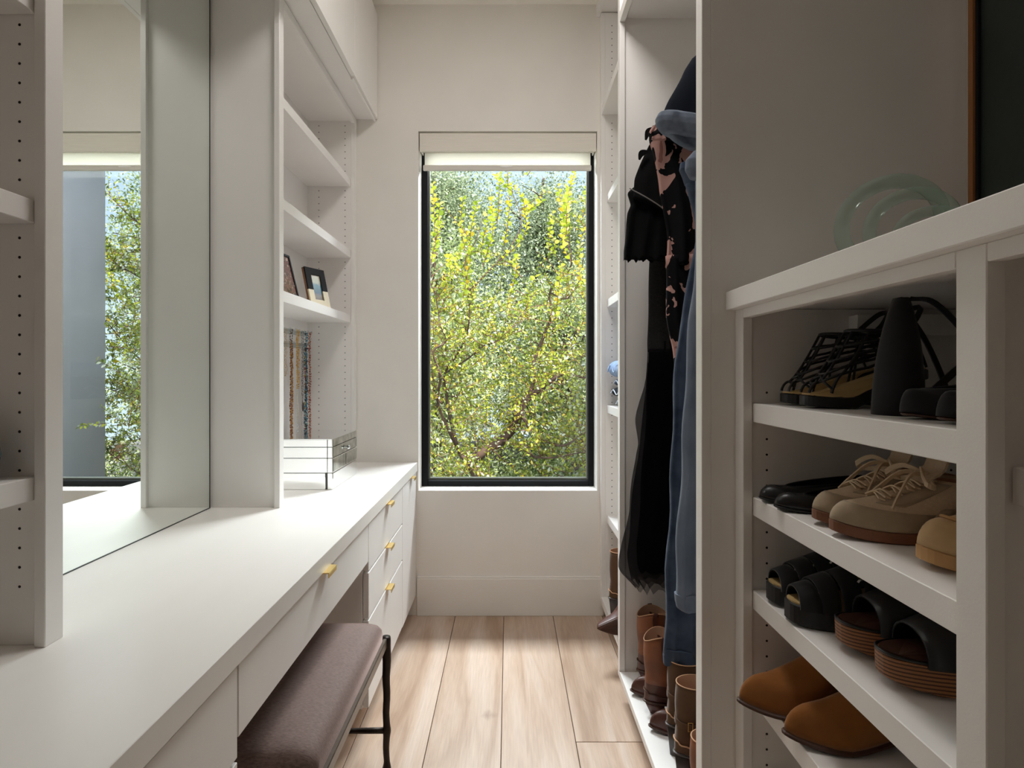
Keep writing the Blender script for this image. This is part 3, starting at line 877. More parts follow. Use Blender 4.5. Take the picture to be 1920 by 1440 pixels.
# ---------------------------------------------------------------- shoes
BLK = mat('black_suede', srgb(20, 19, 22), .85, noise=.2, nscale=60, sheen=.15)
BLKL = mat('black_leather', srgb(17, 17, 19), .38, bump=.2, bscale=120)
RUB = mat('black_rubber', srgb(24, 24, 26), .6)
TANIN = mat('tan_leather_insole', srgb(190, 148, 102), .6, noise=.06, nscale=30)
GOLDIN = mat('pale_leather_insole', srgb(196, 166, 112), .6, noise=.06, nscale=30)
SNK = mat('oatmeal_mesh', srgb(206, 184, 156), .9, bump=.6, bscale=600, noise=.06, nscale=200)
SNKS = mat('greige_suede', srgb(168, 150, 126), .95, noise=.06, nscale=80, sheen=.2)
LACE = mat('cream_lace', srgb(216, 194, 164), .9, bump=.5, bscale=500)
GUM = mat('gum_rubber', srgb(126, 80, 56), .55, noise=.08, nscale=30)
TANS = mat('tan_nubuck', srgb(194, 160, 116), .9, noise=.06, nscale=60, sheen=.15)
TANSO = mat('tan_rubber', srgb(186, 142, 92), .7)
COG = mat('cognac_suede', srgb(142, 88, 36), .92, noise=.12, nscale=30, sheen=.25)
COGSO = mat('dark_brown_leather_sole', srgb(70, 40, 26), .5, noise=.1, nscale=40)
WEST = mat('tan_brown_leather', srgb(150, 88, 48), .5, col2=srgb(104, 60, 38), nscale=9, bump=.25, bscale=90)
WESTD = mat('burgundy_brown_leather', srgb(84, 48, 40), .38, noise=.15, nscale=20, bump=.2, bscale=90)
BRS = mat('brown_suede', srgb(88, 62, 40), .93, noise=.12, nscale=30, sheen=.3)
HEELD = mat('dark_heel_stack', srgb(62, 54, 52), .4, noise=.1, nscale=40)
LIN = mat('nude_boot_lining', srgb(186, 146, 118), .8)
EDGE = mat('pale_cut_edge', srgb(196, 152, 116), .7)
GOLD = mat('small_gold_buckle', srgb(214, 170, 92), .3, 1.0)
def stack_mat():
    m, nt, p = new_mat('stacked_leather_platform')
    N = nt.nodes.new; L = nt.links.new
    tc = N('ShaderNodeTexCoord'); sp = N('ShaderNodeSeparateXYZ'); L(tc.outputs['Object'], sp.inputs[0])
    nz = N('ShaderNodeTexNoise'); nz.inputs['Scale'].default_value = 30; L(tc.outputs['Object'], nz.inputs['Vector'])
    mu = N('ShaderNodeMath'); mu.operation = 'MULTIPLY_ADD'; mu.inputs[1].default_value = 1150; L(sp.outputs['Z'], mu.inputs[0]); L(nz.outputs['Fac'], mu.inputs[2])
    s = N('ShaderNodeMath'); s.operation = 'SINE'; L(mu.outputs[0], s.inputs[0])
    r = N('ShaderNodeValToRGB'); r.color_ramp.elements[0].position = .1; r.color_ramp.elements[0].color = srgb(74, 44, 24); r.color_ramp.elements[1].position = .55; r.color_ramp.elements[1].color = srgb(158, 104, 62)
    mr_ = N('ShaderNodeMapRange'); mr_.inputs[1].default_value = -1; L(s.outputs[0], mr_.inputs[0]); L(mr_.outputs[0], r.inputs[0]); L(r.outputs[0], p.inputs['Base Color'])
    p.inputs['Roughness'].default_value = .5
    b = N('ShaderNodeBump'); b.inputs['Strength'].default_value = .5; b.inputs['Distance'].default_value = .001; L(s.outputs[0], b.inputs['Height']); L(b.outputs[0], p.inputs['Normal'])
    return m
STACK = stack_mat()

NS = 40
def sst(x): x = np.clip(x, 0, 1); return x * x * (3 - 2 * x)

class Last:
    """a foot-shaped plan and a heel-to-toe bed height; x runs heel (0) to toe (L)"""
    def __init__(s, L_=.27, wb=.046, wh=.032, toe=.72, p=2.4, heel=.02, side=1, spring=.008, bend=.006, plat=0.0, wedge=False):
        s.L, s.wb, s.wh, s.toe, s.p, s.heel, s.side, s.spring, s.bend, s.plat = L_, wb, wh, toe, p, heel, side, spring, bend, plat
        t = 2 * math.pi * np.arange(NS) / NS
        c, sn = np.cos(t), np.sin(t)
        s.u = .5 + .5 * np.sign(c) * np.abs(c) ** (2 / p)            # 1 at the toe
        s.w0 = np.abs(sn) ** (2 / p)
        s.sgn = np.sign(np.round(sn, 6))
    def k(s, u):
        return np.interp(u, [0, .12, .3, .45, .70, .86, 1.0], [s.wh * .92, s.wh, s.wh * .93, s.wh * 1.0, s.wb, s.wb * (.5 + .5 * s.toe), s.wb * s.toe])
    def cy(s, u): return s.side * s.bend * np.sin(np.pi * np.clip((u - .35) / .9, 0, 1))
    def hw(s, u):
        v = np.clip(1 - np.abs(2 * u - 1) ** s.p, 0, 1) ** (1 / s.p)
        return v * s.k(u)
    def bed(s, u):
        return s.plat + s.heel * (1 - sst((np.asarray(u) - .18) / .50)) + s.spring * np.clip((np.asarray(u) - .74) / .26, 0, 1) ** 2
    def plan(s, grow=0.0, umin=0.0):
        u = umin + (1 - umin) * s.u
        kk = s.w0 * s.k(s.u) if umin == 0 else s.hw(np.clip(u, .0, 1))
        x = u * s.L + grow * np.sign(s.u - .5) * np.abs(2 * s.u - 1)
        y = s.cy(s.u) + s.sgn * (kk + grow * s.w0)
        return x, y

def sole_part(l, parent, t, m_, name='sole', grow=.003, drop=None, bottom=None):
    """outsole following the bed; drop=None keeps an even thickness, else the underside is flat at 0"""
    x, y = l.plan(grow)
    zt = l.bed(l.u)
    zb = zt - t if bottom is None else np.maximum(zt - t, 0) * 0 + bottom * (zt - l.plat) + 0
    if bottom is not None: zb = np.minimum(l.spring * np.clip((l.u - .74) / .26, 0, 1) ** 2 * 1.0, zt - t * .5)
    xi, yi = l.plan(grow - .003)
    r0 = np.column_stack([xi, yi, zb]); r1 = np.column_stack([x, y, zb + .002]); r2 = np.column_stack([x, y, zt - .0015]); r3 = np.column_stack([xi, yi, zt])
    v, f = loft_geo([r0, r1, r2, r3])
    return link_mesh(name, v, f, m_, parent, False)

def heel_part(l, parent, t, m_, ue=.27, taper=.85, back=0.0, name='heel', flare=0.0):
    n = 28; r0 = []; r1 = []; rm = []
    for k in range(n):
        a = 2 * math.pi * k / n
        u = ue / 2 + ue / 2 * math.cos(a)
        w = min(l.hw(min(max(u, .012), .5)), 1) * (1 if abs(math.sin(a)) > .05 else 1)
        yy = math.copysign(min(w, l.wh) * min(1, abs(math.sin(a)) ** .45 + 0), math.sin(a)) if abs(math.sin(a)) > 1e-6 else 0
        x = u * l.L
        zt = float(l.bed(u)) - t * .6
        r1.append((x, yy, zt))
        cx = ue * .5 * l.L
        q = .5 * (1 + taper)
        rm.append((cx + (x - cx) * (q - .03) + back * .4, yy * (q - .03), zt * .5))
        r0.append((cx + (x - cx) * taper + back, yy * taper, 0.0))
    v, f = loft_geo([r0, rm, r1])
    return link_mesh(name, v, f, m_, parent, True)

def upper_grid(l, collar, toe_h=.05, K=10, lift=0.0, toe_fill=.30):
    """collar: (xc, rx, ry, z_back, z_front).  Returns rings from the sole up to the collar"""
    xc, rx, ry, zb, zf_ = collar
    x0, y0 = l.plan(0.0)
    c = 2 * l.u - 1
    t = 2 * math.pi * np.arange(NS) / NS
    x1 = xc + rx * np.cos(t); y1 = ry * np.sin(t) + l.cy(np.full(NS, .35)) * .3
    base = l.bed(l.u)
    zc = zb + (zf_ - zb) * (.5 + .5 * np.cos(t))
    front = np.clip((np.cos(t) + .25) / 1.25, 0, 1)
    th = toe_h * front + (zc - base) * .55 * (1 - front)
    rings = []
    for k in range(K + 1):
        a = k / K
        if a < .4:
            b = a / .4
            fx = toe_fill * (1 - math.cos(b * math.pi / 2)) * front + a * (1 - front)
            z = base + th * math.sin(b * math.pi / 2) * front + (zc - base) * a * 1.15 * (1 - front)
        else:
            b = (a - .4) / .6
            fx = (toe_fill + (1 - toe_fill) * b) * front + a * (1 - front)
            zz0 = base + th * front + (zc - base) * .46 * (1 - front)
            z = zz0 + (zc - zz0) * (b ** 1.25 * front + b * (1 - front))
        bulge = .004 * math.sin(a * math.pi) * (1 - front)
        rings.append(np.column_stack([x0 + (x1 - x0) * fx - bulge * np.sign(-c) * 0, y0 + (y1 - y0) * fx + bulge * np.sign(y0), z + lift]))
    return rings

def offset_rings(rings, d):
    """push a ring grid along its normals"""
    R = np.array(rings); K, n, _ = R.shape
    du = np.roll(R, -1, 1) - np.roll(R, 1, 1)
    dv = np.zeros_like(R); dv[1:-1] = R[2:] - R[:-2]; dv[0] = R[1] - R[0]; dv[-1] = R[-1] - R[-2]
    nr = np.cross(du, dv); nr /= np.linalg.norm(nr, axis=2, keepdims=True) + 1e-9
    return R + nr * d

def patch(rings, k0, k1, cols, d, th, m_, parent, name, smooth=True):
    """a thick overlay cut out of a ring grid (rows k0..k1, column list)"""
    O = offset_rings(rings, d); I = offset_rings(rings, d - th)
    cols = list(cols); V = []; Fc = []
    nc_ = len(cols); nr = k1 - k0 + 1
    for G in (O, I):
        for k in range(k0, k1 + 1):
            for c in cols: V.append(tuple(G[k][c % NS]))
    def id_(g, r, c): return g * nr * nc_ + r * nc_ + c
    for r in range(nr - 1):
        for c in range(nc_ - 1):
            Fc.append((id_(0, r, c), id_(0, r, c + 1), id_(0, r + 1, c + 1), id_(0, r + 1, c)))
            Fc.append((id_(1, r, c), id_(1, r + 1, c), id_(1, r + 1, c + 1), id_(1, r, c + 1)))
    for r in range(nr - 1):
        Fc.append((id_(0, r, 0), id_(0, r + 1, 0), id_(1, r + 1, 0), id_(1, r, 0)))
        Fc.append((id_(0, r, nc_ - 1), id_(1, r, nc_ - 1), id_(1, r + 1, nc_ - 1), id_(0, r + 1, nc_ - 1)))
    for c in range(nc_ - 1):
        Fc.append((id_(0, 0, c), id_(1, 0, c), id_(1, 0, c + 1), id_(0, 0, c + 1)))
        Fc.append((id_(0, nr - 1, c), id_(0, nr - 1, c + 1), id_(1, nr - 1, c + 1), id_(1, nr - 1, c)))
    return link_mesh(name, V, Fc, m_, parent, smooth)

def closed_upper(l, rings, parent, m_, lin, name='upper', shaft=None, inner=.0025):
    """upper plus optional shaft rings, turned over at the rim, and a lining part"""
    R = [np.array(r) for r in rings]
    if shaft: R = R + shaft
    top = R[-1]; ctr = top.mean(0)
    def inset(r, d):
        c = r.mean(0); v = r - c; v[:, 2] = 0
        return r - v / (np.linalg.norm(v, axis=1, keepdims=True) + 1e-9) * d
    rim = inset(top, inner)
    v, f = loft_geo(R + [rim], cap0=True, cap1=False)
    o = link_mesh(name, v, f, m_, parent, True)
    lr = [rim]
    for k in range(2, min(len(R), 9)):
        lr.append(inset(R[-k], inner + .001))
    v, f = loft_geo(lr, cap0=False, cap1=True)
    link_mesh('lining', v, f, lin, parent, True)
    return o

def band(path, width, th, m_, parent, name='strap', up=None, n=10, wdir=(1, 0, 0)):
    """flat strap swept along path; wdir is the direction of its width"""
    P = spline(path, max(n, len(path) * 4)) if len(path) > 2 else np.asarray(path, float)
    w = np.asarray(wdir, float); V = []; Fc = []
    T = np.gradient(P, axis=0); T /= np.linalg.norm(T, axis=1, keepdims=True) + 1e-9
    for i in range(len(P)):
        ww = w - T[i] * np.dot(w, T[i]); ww /= np.linalg.norm(ww) + 1e-9
        nn = np.cross(T[i], ww)
        W = width if np.isscalar(width) else np.interp(i / (len(P) - 1), np.linspace(0, 1, len(width)), width)
        for a, b in ((-.5, -.5), (.5, -.5), (.5, .5), (-.5, .5)): V.append(P[i] + ww * W * a + nn * th * b)
    for i in range(len(P) - 1):
        for k in range(4): Fc.append((i * 4 + k, i * 4 + (k + 1) % 4, (i + 1) * 4 + (k + 1) % 4, (i + 1) * 4 + k))
    Fc.append((3, 2, 1, 0)); q = (len(P) - 1) * 4; Fc.append((q, q + 1, q + 2, q + 3))
    return link_mesh(name, V, Fc, m_, parent, False)

def arch(l, u, h, width, th, m_, parent, name='strap', lean=0.0, n=14, over=.002):
    """strap arching over the foot at station u, h above the bed"""
    pts = []
    for k in range(n):
        a = math.pi * k / (n - 1)
        uu = u + lean * math.sin(a)
        pts.append((uu * l.L, float(l.cy(uu)) + math.cos(a) * (float(l.hw(u)) + over), float(l.bed(uu)) - .004 + (h + .004) * math.sin(a) ** .75))
    V = []; P = np.array(pts)
    Wd = np.linspace(-.5, .5, 5); Fc = []
    for i in range(n):
        rad = np.array([0, P[i][1] - float(l.cy(u)), (P[i][2] - float(l.bed(u))) * 1.2]); rad /= np.linalg.norm(rad) + 1e-9
        for s_ in (0, 1):
            for wv in Wd:
                x = P[i][0] + wv * width
                sc2 = 1 - .10 * (wv * 2 if lean >= 0 else wv * 2) * 0
                drop = -h * .22 * (wv * 2) * (width / .06)
                zz = P[i][2] + drop * math.sin(math.pi * i / (n - 1))
                yscale = float(l.hw(min(max(x / l.L, .02), .97))) + over
                yy = float(l.cy(u)) + math.cos(math.pi * i / (n - 1)) * yscale
                V.append((x, yy + rad[1] * th * s_, zz + rad[2] * th * s_))
    m5 = 5
    def idx(i, s_, w): return i * 10 + s_ * 5 + w
    for i in range(n - 1):
        for w in range(4):
            Fc.append((idx(i, 1, w), idx(i, 1, w + 1), idx(i + 1, 1, w + 1), idx(i + 1, 1, w)))
            Fc.append((idx(i, 0, w), idx(i + 1, 0, w), idx(i + 1, 0, w + 1), idx(i, 0, w + 1)))
        Fc.append((idx(i, 0, 0), idx(i, 1, 0), idx(i + 1, 1, 0), idx(i + 1, 0, 0)))
        Fc.append((idx(i, 0, 4), idx(i + 1, 0, 4), idx(i + 1, 1, 4), idx(i, 1, 4)))
    return link_mesh(name, V, Fc, m_, parent, True)

PI = math.pi
def place(t, x, y, z, rz):
    t.location = (x, y, z); t.rotation_euler = (0, 0, rz)

# sneakers ---------------------------------------------------------
def sneaker(label, x, y, z, rz, side):
    t = thing('sneaker', label, 'shoe', local=True, group=None)
    l = Last(.275, .046, .035, .66, 2.35, heel=.008, side=side, plat=.018, spring=.010)
    sole_part(l, t, .016, GUM, bottom=0.0, grow=.002)
    R = upper_grid(l, (.078, .050, .031, .082, .092), toe_h=.030, K=20, toe_fill=.24)
    up = closed_upper(l, R, t, SNK, LIN)
    patch(R, 0, 6, range(-9, 10), .0012, .002, SNKS, t, 'toe_cap')
    patch(R, 0, 14, range(15, 26), .0012, .002, SNKS, t, 'heel_counter')
    for sgn in (1, -1):                       # eyestay on either side of the tongue
        patch(R, 9, 19, [sgn * c for c in ((3, 4, 5, 6) if sgn > 0 else (6, 5, 4, 3))], .0016, .002, SNKS, t, 'eyestay')
        patch(R, 1, 9, [sgn * c for c in ((9, 10) if sgn > 0 else (10, 9))], .0014, .002, SNKS, t, 'side_stripe')
    O = offset_rings(R, .004)
    for j in range(6):
        k = 10 + int(j * 1.7)
        a = O[min(k, 19)][3]; b = O[min(k + 1, 20)][(-3) % NS]; m_ = (a + b) / 2 + np.array([0, 0, .004])
        c1 = O[min(k + 1, 20)][3]; c2 = O[min(k, 19)][(-3) % NS]; m2 = (c1 + c2) / 2 + np.array([0, 0, .007])
        band([a, m_, b], .0100, .0022, LACE, up, 'lace', wdir=(1, 0, .3))
        band([c1, m2, c2], .0100, .0022, LACE, up, 'lace', wdir=(1, 0, .3))
    kn = O[19][0] + np.array([-.002, 0, .006])
    v, f = tube_geo([kn + np.array([0, -.007, 0]), kn, kn + np.array([0, .007, 0])], .0055, 8)
    link_mesh('lace_knot', v, f, LACE, up, True)
    for sgn in (1, -1):
        band([kn, kn + np.array([.020, sgn * .020, .012]), kn + np.array([.030, sgn * .046, -.004]), kn + np.array([.012, sgn * .040, -.012]), kn], .0075, .0022, LACE, up, 'lace_loop', wdir=(.3, .2, 1))
        band([kn, kn + np.array([.028, sgn * .012, .002]), kn + np.array([.055, sgn * .026, -.026]), kn + np.array([.070, sgn * .034, -.046])], .007, .0022, LACE, up, 'lace_end', wdir=(.3, .5, 1))
    tg = band([O[18][0] + np.array([.004, 0, .001]), O[20][0] + np.array([-.004, 0, .010]), O[20][0] + np.array([-.012, 0, .026])], .044, .004, SNK, t, 'tongue', wdir=(0, 1, 0))
    place(t, x, y, z, rz)
    return t
sneaker('oatmeal lace-up sneaker with gum sole behind its mate on the second shelf', .787, .958, .958, PI + .05, 1)
sneaker('oatmeal lace-up sneaker with gum sole in front on the second shelf', .778, .856, .958, PI - .05, -1)

def tan_shoe():
    t = thing('moccasin_shoe', 'sand-coloured round-toed shoe at the right of the sneakers', 'shoe', local=True)
    l = Last(.26, .044, .034, .85, 2.6, heel=.006, side=1, plat=.020, spring=.010)
    sole_part(l, t, .018, TANSO, bottom=0.0, grow=.001)
    R = upper_grid(l, (.085, .055, .030, .070, .078), toe_h=.034, K=16, toe_fill=.24)
    closed_upper(l, R, t, TANS, LIN)
    O = offset_rings(R, .002)
    pth = [O[7][c] for c in range(-9, 10)]
    v, f = tube_geo(spline(pth, 40), .0022, 6)
    link_mesh('apron_seam', v, f, TANSO, t, True)
    for k in (12, 14):
        band([O[k][3], (O[k][3] + O[k][-3]) / 2 + np.array([0, 0, .005]), O[k][-3]], .006, .002, LACE, t, 'lace')
    place(t, .800, .748, .958, PI + .04)
tan_shoe()

def flat(label, x, y, side):
    t = thing('ballet_flat', label, 'shoe', local=True)
    l = Last(.25, .037, .029, .78, 2.4, heel=.010, side=side, plat=.006, spring=.006)
    sole_part(l, t, .006, RUB, bottom=0.0, grow=.001)
    R = upper_grid(l, (.105, .092, .027, .050, .030), toe_h=.022, K=12, toe_fill=.45)
    o = closed_upper(l, R, t, BLKL, RUB)
    top = np.array(R[-1]); v, f = tube_geo(top, .0022, 6, closed=True)
    link_mesh('rim_binding', v, f, BLK, t, True)
    place(t, x, y, .958, PI)
flat('black low-cut flat shoe at the far left of the second shelf', .745, 1.108, 1)
flat('black low-cut flat shoe tucked beside the oatmeal sneakers', .742, 1.031, -1)

# shelf 3: chunky black sandals and stacked-platform clogs ---------
def chunky(label, x, y, side):
    t = thing('platform_sandal', label, 'shoe', local=True)
    l = Last(.255, .044, .036, .86, 2.8, heel=.022, side=side, plat=.034, spring=.006)
    sole_part(l, t, .03, RUB, bottom=0.0, grow=.002)
    x_, y_ = l.plan(-.002); zt = l.bed(l.u)
    v, f = loft_geo([np.column_stack([x_, y_, zt - .001]), np.column_stack([x_, y_, zt + .003])]); link_mesh('footbed', v, f, GOLDIN, t)
    for u, h, w in ((.90, .030, .030), (.78, .046, .030), (.64, .058, .032), (.50, .066, .028)):
        arch(l, u, h, w, .0035, BLK, t, 'cross_strap')
    # heel strap standing up behind the heel
    for sg in (0,):
        pts = [(.36 * l.L, -.034, .06), (.20 * l.L, -.036, .085), (.02 * l.L, -.020, .105), (-.004, 0, .108), (.02 * l.L, .020, .105), (.20 * l.L, .036, .085), (.36 * l.L, .034, .06)]
        band(pts, .016, .003, BLK, t, 'heel_strap', wdir=(0, 0, 1), n=30)
    v, f = tube_geo([(.60 * l.L, .040, .088), (.60 * l.L, .046, .088)], .006, 8); link_mesh('buckle', v, f, CHROME, t)
    place(t, x, y, .766, PI + .02 * side)
chunky('chunky black strappy sandal at the far left of the third shelf', .760, 1.096, 1)
chunky('chunky black strappy sandal between its mate and the wood-look clogs', .755, .995, -1)

def clog(label, x, y, side):
    t = thing('platform_clog', label, 'shoe', local=True)
    l = Last(.26, .044, .037, .88, 2.6, heel=.020, side=side, plat=.046, spring=.004)
    x0, y0 = l.plan(.002); x1, y1 = l.plan(-.010); zt = l.bed(l.u)
    zb = .012 * np.clip((l.u - .70) / .3, 0, 1) ** 2
    v, f = loft_geo([np.column_stack([x1, y1, zb]), np.column_stack([x0 * .99 + .001, y0, zb + .006]), np.column_stack([x0, y0, zt - .002]), np.column_stack([x1 * .2 + x0 * .8, y1 * .2 + y0 * .8, zt])])
    link_mesh('platform', v, f, STACK, t)
    x_, y_ = l.plan(-.004)
    v, f = loft_geo([np.column_stack([x_, y_, zt - .001]), np.column_stack([x_, y_, zt + .003])]); link_mesh('footbed', v, f, COGSO, t)
    # braided welt round the edge
    xw, yw = l.plan(.0005); v, f = tube_geo(np.column_stack([xw, yw, zt + .001]), .0022, 6, closed=True); link_mesh('welt', v, f, BLKL, t, True)
    arch(l, .70, .050, .070, .004, BLKL, t, 'front_strap')
    arch(l, .48, .068, .040, .004, BLKL, t, 'instep_strap')
    pts = [(.40 * l.L, -.036, .085), (.22 * l.L, -.038, .105), (.03 * l.L, -.022, .118), (-.003, 0, .12), (.03 * l.L, .022, .118), (.22 * l.L, .038, .105), (.40 * l.L, .036, .085)]
    band(pts, .014, .003, BLKL, t, 'heel_strap', wdir=(0, 0, 1), n=30)
    place(t, x, y, .766, PI - .05)
clog('black-strapped clog on a brown stacked platform beside the black sandals', .790, .893, 1)
clog('black-strapped clog on a brown stacked platform nearest the right stile', .792, .788, -1)

# shelf 4: cognac ankle boots --------------------------------------
def ankle_boot(label, x, y, z, rz, side, L_=.28):
    t = thing('ankle_boot', label, 'boot', local=True)
    l = Last(L_, .046, .033, .56, 2.15, heel=.026, side=side, plat=.010, spring=.012)
    sole_part(l, t, .008, COGSO, grow=.004)
    heel_part(l, t, .006, COGSO, .27, .92)
    R = upper_grid(l, (.062, .050, .034, .120, .118), toe_h=.044, K=16, toe_fill=.26)
    sh = []
    for k in range(1, 4):
        r = np.array(R[-1]).copy(); r[:, 2] += .011 * k; r[:, 0] += .001 * k; sh.append(r)
    closed_upper(l, R, t, COG, COGSO, shaft=sh)
    band([(.075, -.0355, .150), (.078, -.0375, .10), (.080, -.038, .055)], .030, .002, COGSO, t, 'elastic_gore', wdir=(1, 0, 0))
    band([(.075, .0355, .150), (.078, .0375, .10), (.080, .038, .055)], .030, .002, COGSO, t, 'elastic_gore', wdir=(1, 0, 0))
    place(t, x, y, z, rz)
    return t
ankle_boot('cognac suede ankle boot whose toe juts past the cabinet stile', .717, 1.068, .574, PI, 1)
ankle_boot('cognac suede ankle boot to the right of its jutting mate', .757, .965, .574, PI, -1)

# shelf 1: caged heels, wedge and pumps ----------------------------
def caged(label, x, y, side):
    t = thing('caged_sandal', label, 'shoe', local=True)
    l = Last(.215, .038, .028, .85, 2.8, heel=.050, side=side, plat=.020, spring=.004)
    sole_part(l, t, .019, BLKL, grow=.002)
    heel_part(l, t, .008, BLKL, .24, .8)
    x_, y_ = l.plan(-.002); zt = l.bed(l.u)
    v, f = loft_geo([np.column_stack([x_, y_, zt - .001]), np.column_stack([x_, y_, zt + .003])]); link_mesh('footbed', v, f, GOLDIN, t)
    R = np.array(upper_grid(l, (.085, .052, .036, .130, .138), toe_h=.020, K=20, toe_fill=.22))
    g = []
    for k in (8, 11, 14, 17, 20): g.append(tube_geo(R[k], .0024, 6, closed=True))
    for c in range(2, NS, 4):
        g.append(tube_geo(R[1:, c], .0024, 6))
    g.append(tube_geo(R[20], .0034, 6, closed=True))
    for sg in (1, -1):
        g.append(tube_geo(spline([R[2][(sg * 6) % NS], R[8][(sg * 3) % NS], R[11][(-sg * 3) % NS]], 12), .0024, 6))
    v, f = merge(g); link_mesh('cage_straps', v, f, BLKL, t, True)
    pts = [(.062, -.030, .132), (.040, -.030, .152), (.018, -.016, .176), (.012, 0, .180), (.018, .016, .176), (.040, .030, .152), (.062, .030, .132)]
    band(pts, .009, .0025, BLKL, t, 'ankle_strap', wdir=(.7, 0, .7), n=30)
    place(t, x, y, 1.150, PI)
caged('black caged strappy heel at the far left of the top shoe shelf', .748, 1.094, 1)
caged('black caged strappy heel in front of its mate on the top shoe shelf', .742, 1.000, -1)

def wedge(label, x, y):
    t = thing('wedge_sandal', label, 'shoe', local=True)
    # seen from behind: a tall wedge heel that narrows towards the top
    l = Last(.19, .036, .031, .85, 2.6, heel=.085, side=1, plat=.018, spring=.0)
    n = 32; ringz = []
    for q, z in enumerate(np.linspace(0, 1, 9)):
        r = []
        for k in range(n):
            a = 2 * PI * k / n
            h = z
            hl = .033 * (1 - h ** 2.4) + .010 * h ** 2.4
            w = .035 * (1 - h ** 2.2) + .012 * h ** 2.2
            xx = .038 + .006 * h + hl * math.cos(a); yy = w * math.sin(a)
            r.append((xx, yy, .176 * h))
        ringz.append(r)
    v, f = loft_geo(ringz); link_mesh('wedge_heel', v, f, BLK, t, True)
    band([(.050, -.010, .174), (.070, -.032, .165), (.110, -.040, .115), (.135, -.037, .055), (.140, -.030, .018)], .008, .0025, BLK, t, 'side_strap', wdir=(1, 0, .5), n=24)
    band([(.050, .010, .174), (.070, .032, .165), (.110, .040, .115), (.135, .037, .055), (.140, .030, .018)], .008, .0025, BLK, t, 'side_strap', wdir=(1, 0, .5), n=24)
    v, f = loft_geo([[(.09 + .055 * math.cos(a), .036 * math.sin(a), z) for a in [2 * PI * k / 24 for k in range(24)]] for z in (0, .018)]); link_mesh('toe_sole', v, f, BLK, t)
    v, f = tube_geo([(.040, -.008, .172), (.040, .008, .172)], .005, 8); link_mesh('top_binding', v, f, BLKL, t, True)
    place(t, x, y, 1.150, 0)
wedge('black wedge sandal with its tall tapering heel towards the aisle', .548, .845)

def pump(label, x, y, side):
    t = thing('strappy_pump', label, 'shoe', local=True)
    l = Last(.225, .037, .026, .70, 2.4, heel=.075, side=side, plat=.006, spring=.004)
    sole_part(l, t, .005, COGSO, grow=.001)
    heel_part(l, t, .005, BLK, .20, .62)
    x_, y_ = l.plan(-.002); zt = l.bed(l.u)
    v, f = loft_geo([np.column_stack([x_, y_, zt - .001]), np.column_stack([x_, y_, zt + .003])]); link_mesh('footbed', v, f, TANIN, t)
    R = upper_grid(l, (.130, .062, .030, .050, .040), toe_h=.030, K=12, toe_fill=.4)
    patch(R, 0, 12, range(-11, 12), .002, .003, BLK, t, 'toe_upper')
    x2, y2 = l.plan(.001)
    # tan-lined heel cup
    cup = [k for k in range(NS) if l.u[k] < .30]
    V = []; Fc = []
    for d in (0, .0025):
        for h in (0, .030, .055):
            for k in cup: V.append((x2[k] + (d if l.u[k] < .1 else 0), y2[k] * (1 - d * 30), zt[k] + h))
    nc2 = len(cup)
    for d in (0, 1):
        for h in (0, 1):
            for k in range(nc2 - 1):
                a = d * 3 * nc2 + h * nc2 + k; Fc.append((a, a + 1, a + 1 + nc2, a + nc2))
    link_mesh('heel_cup', V[:3 * nc2], [q for q in Fc if max(q) < 3 * nc2], BLK, t, True)
    link_mesh('heel_lining', V[3 * nc2:], [tuple(i - 3 * nc2 for i in q) for q in Fc if min(q) >= 3 * nc2], TANIN, t, True)
    pts = [(.055, -.030, .118), (.040, -.034, .150), (.020, -.022, .172), (.010, 0, .176), (.020, .022, .172), (.040, .034, .150), (.055, .030, .118)]
    band(pts, .009, .0025, BLK, t, 'ankle_strap', wdir=(.7, 0, .7), n=30)
    band([(.055, -.030, .118), (.10, -.034, .085), (.15, -.036, .040)], .010, .0025, BLK, t, 'side_strap', wdir=(.5, 0, 1), n=14)
    band([(.055, .030, .118), (.10, .034, .085), (.15, .036, .040)], .010, .0025, BLK, t, 'side_strap', wdir=(.5, 0, 1), n=14)
    place(t, x, y, 1.150, PI)
pump('black high-heeled pump with tan lining beside the wedge sandal', .765, .772, 1)
pump('black high-heeled pump with tan lining nearest the right stile on the top shelf', .760, .690, -1)

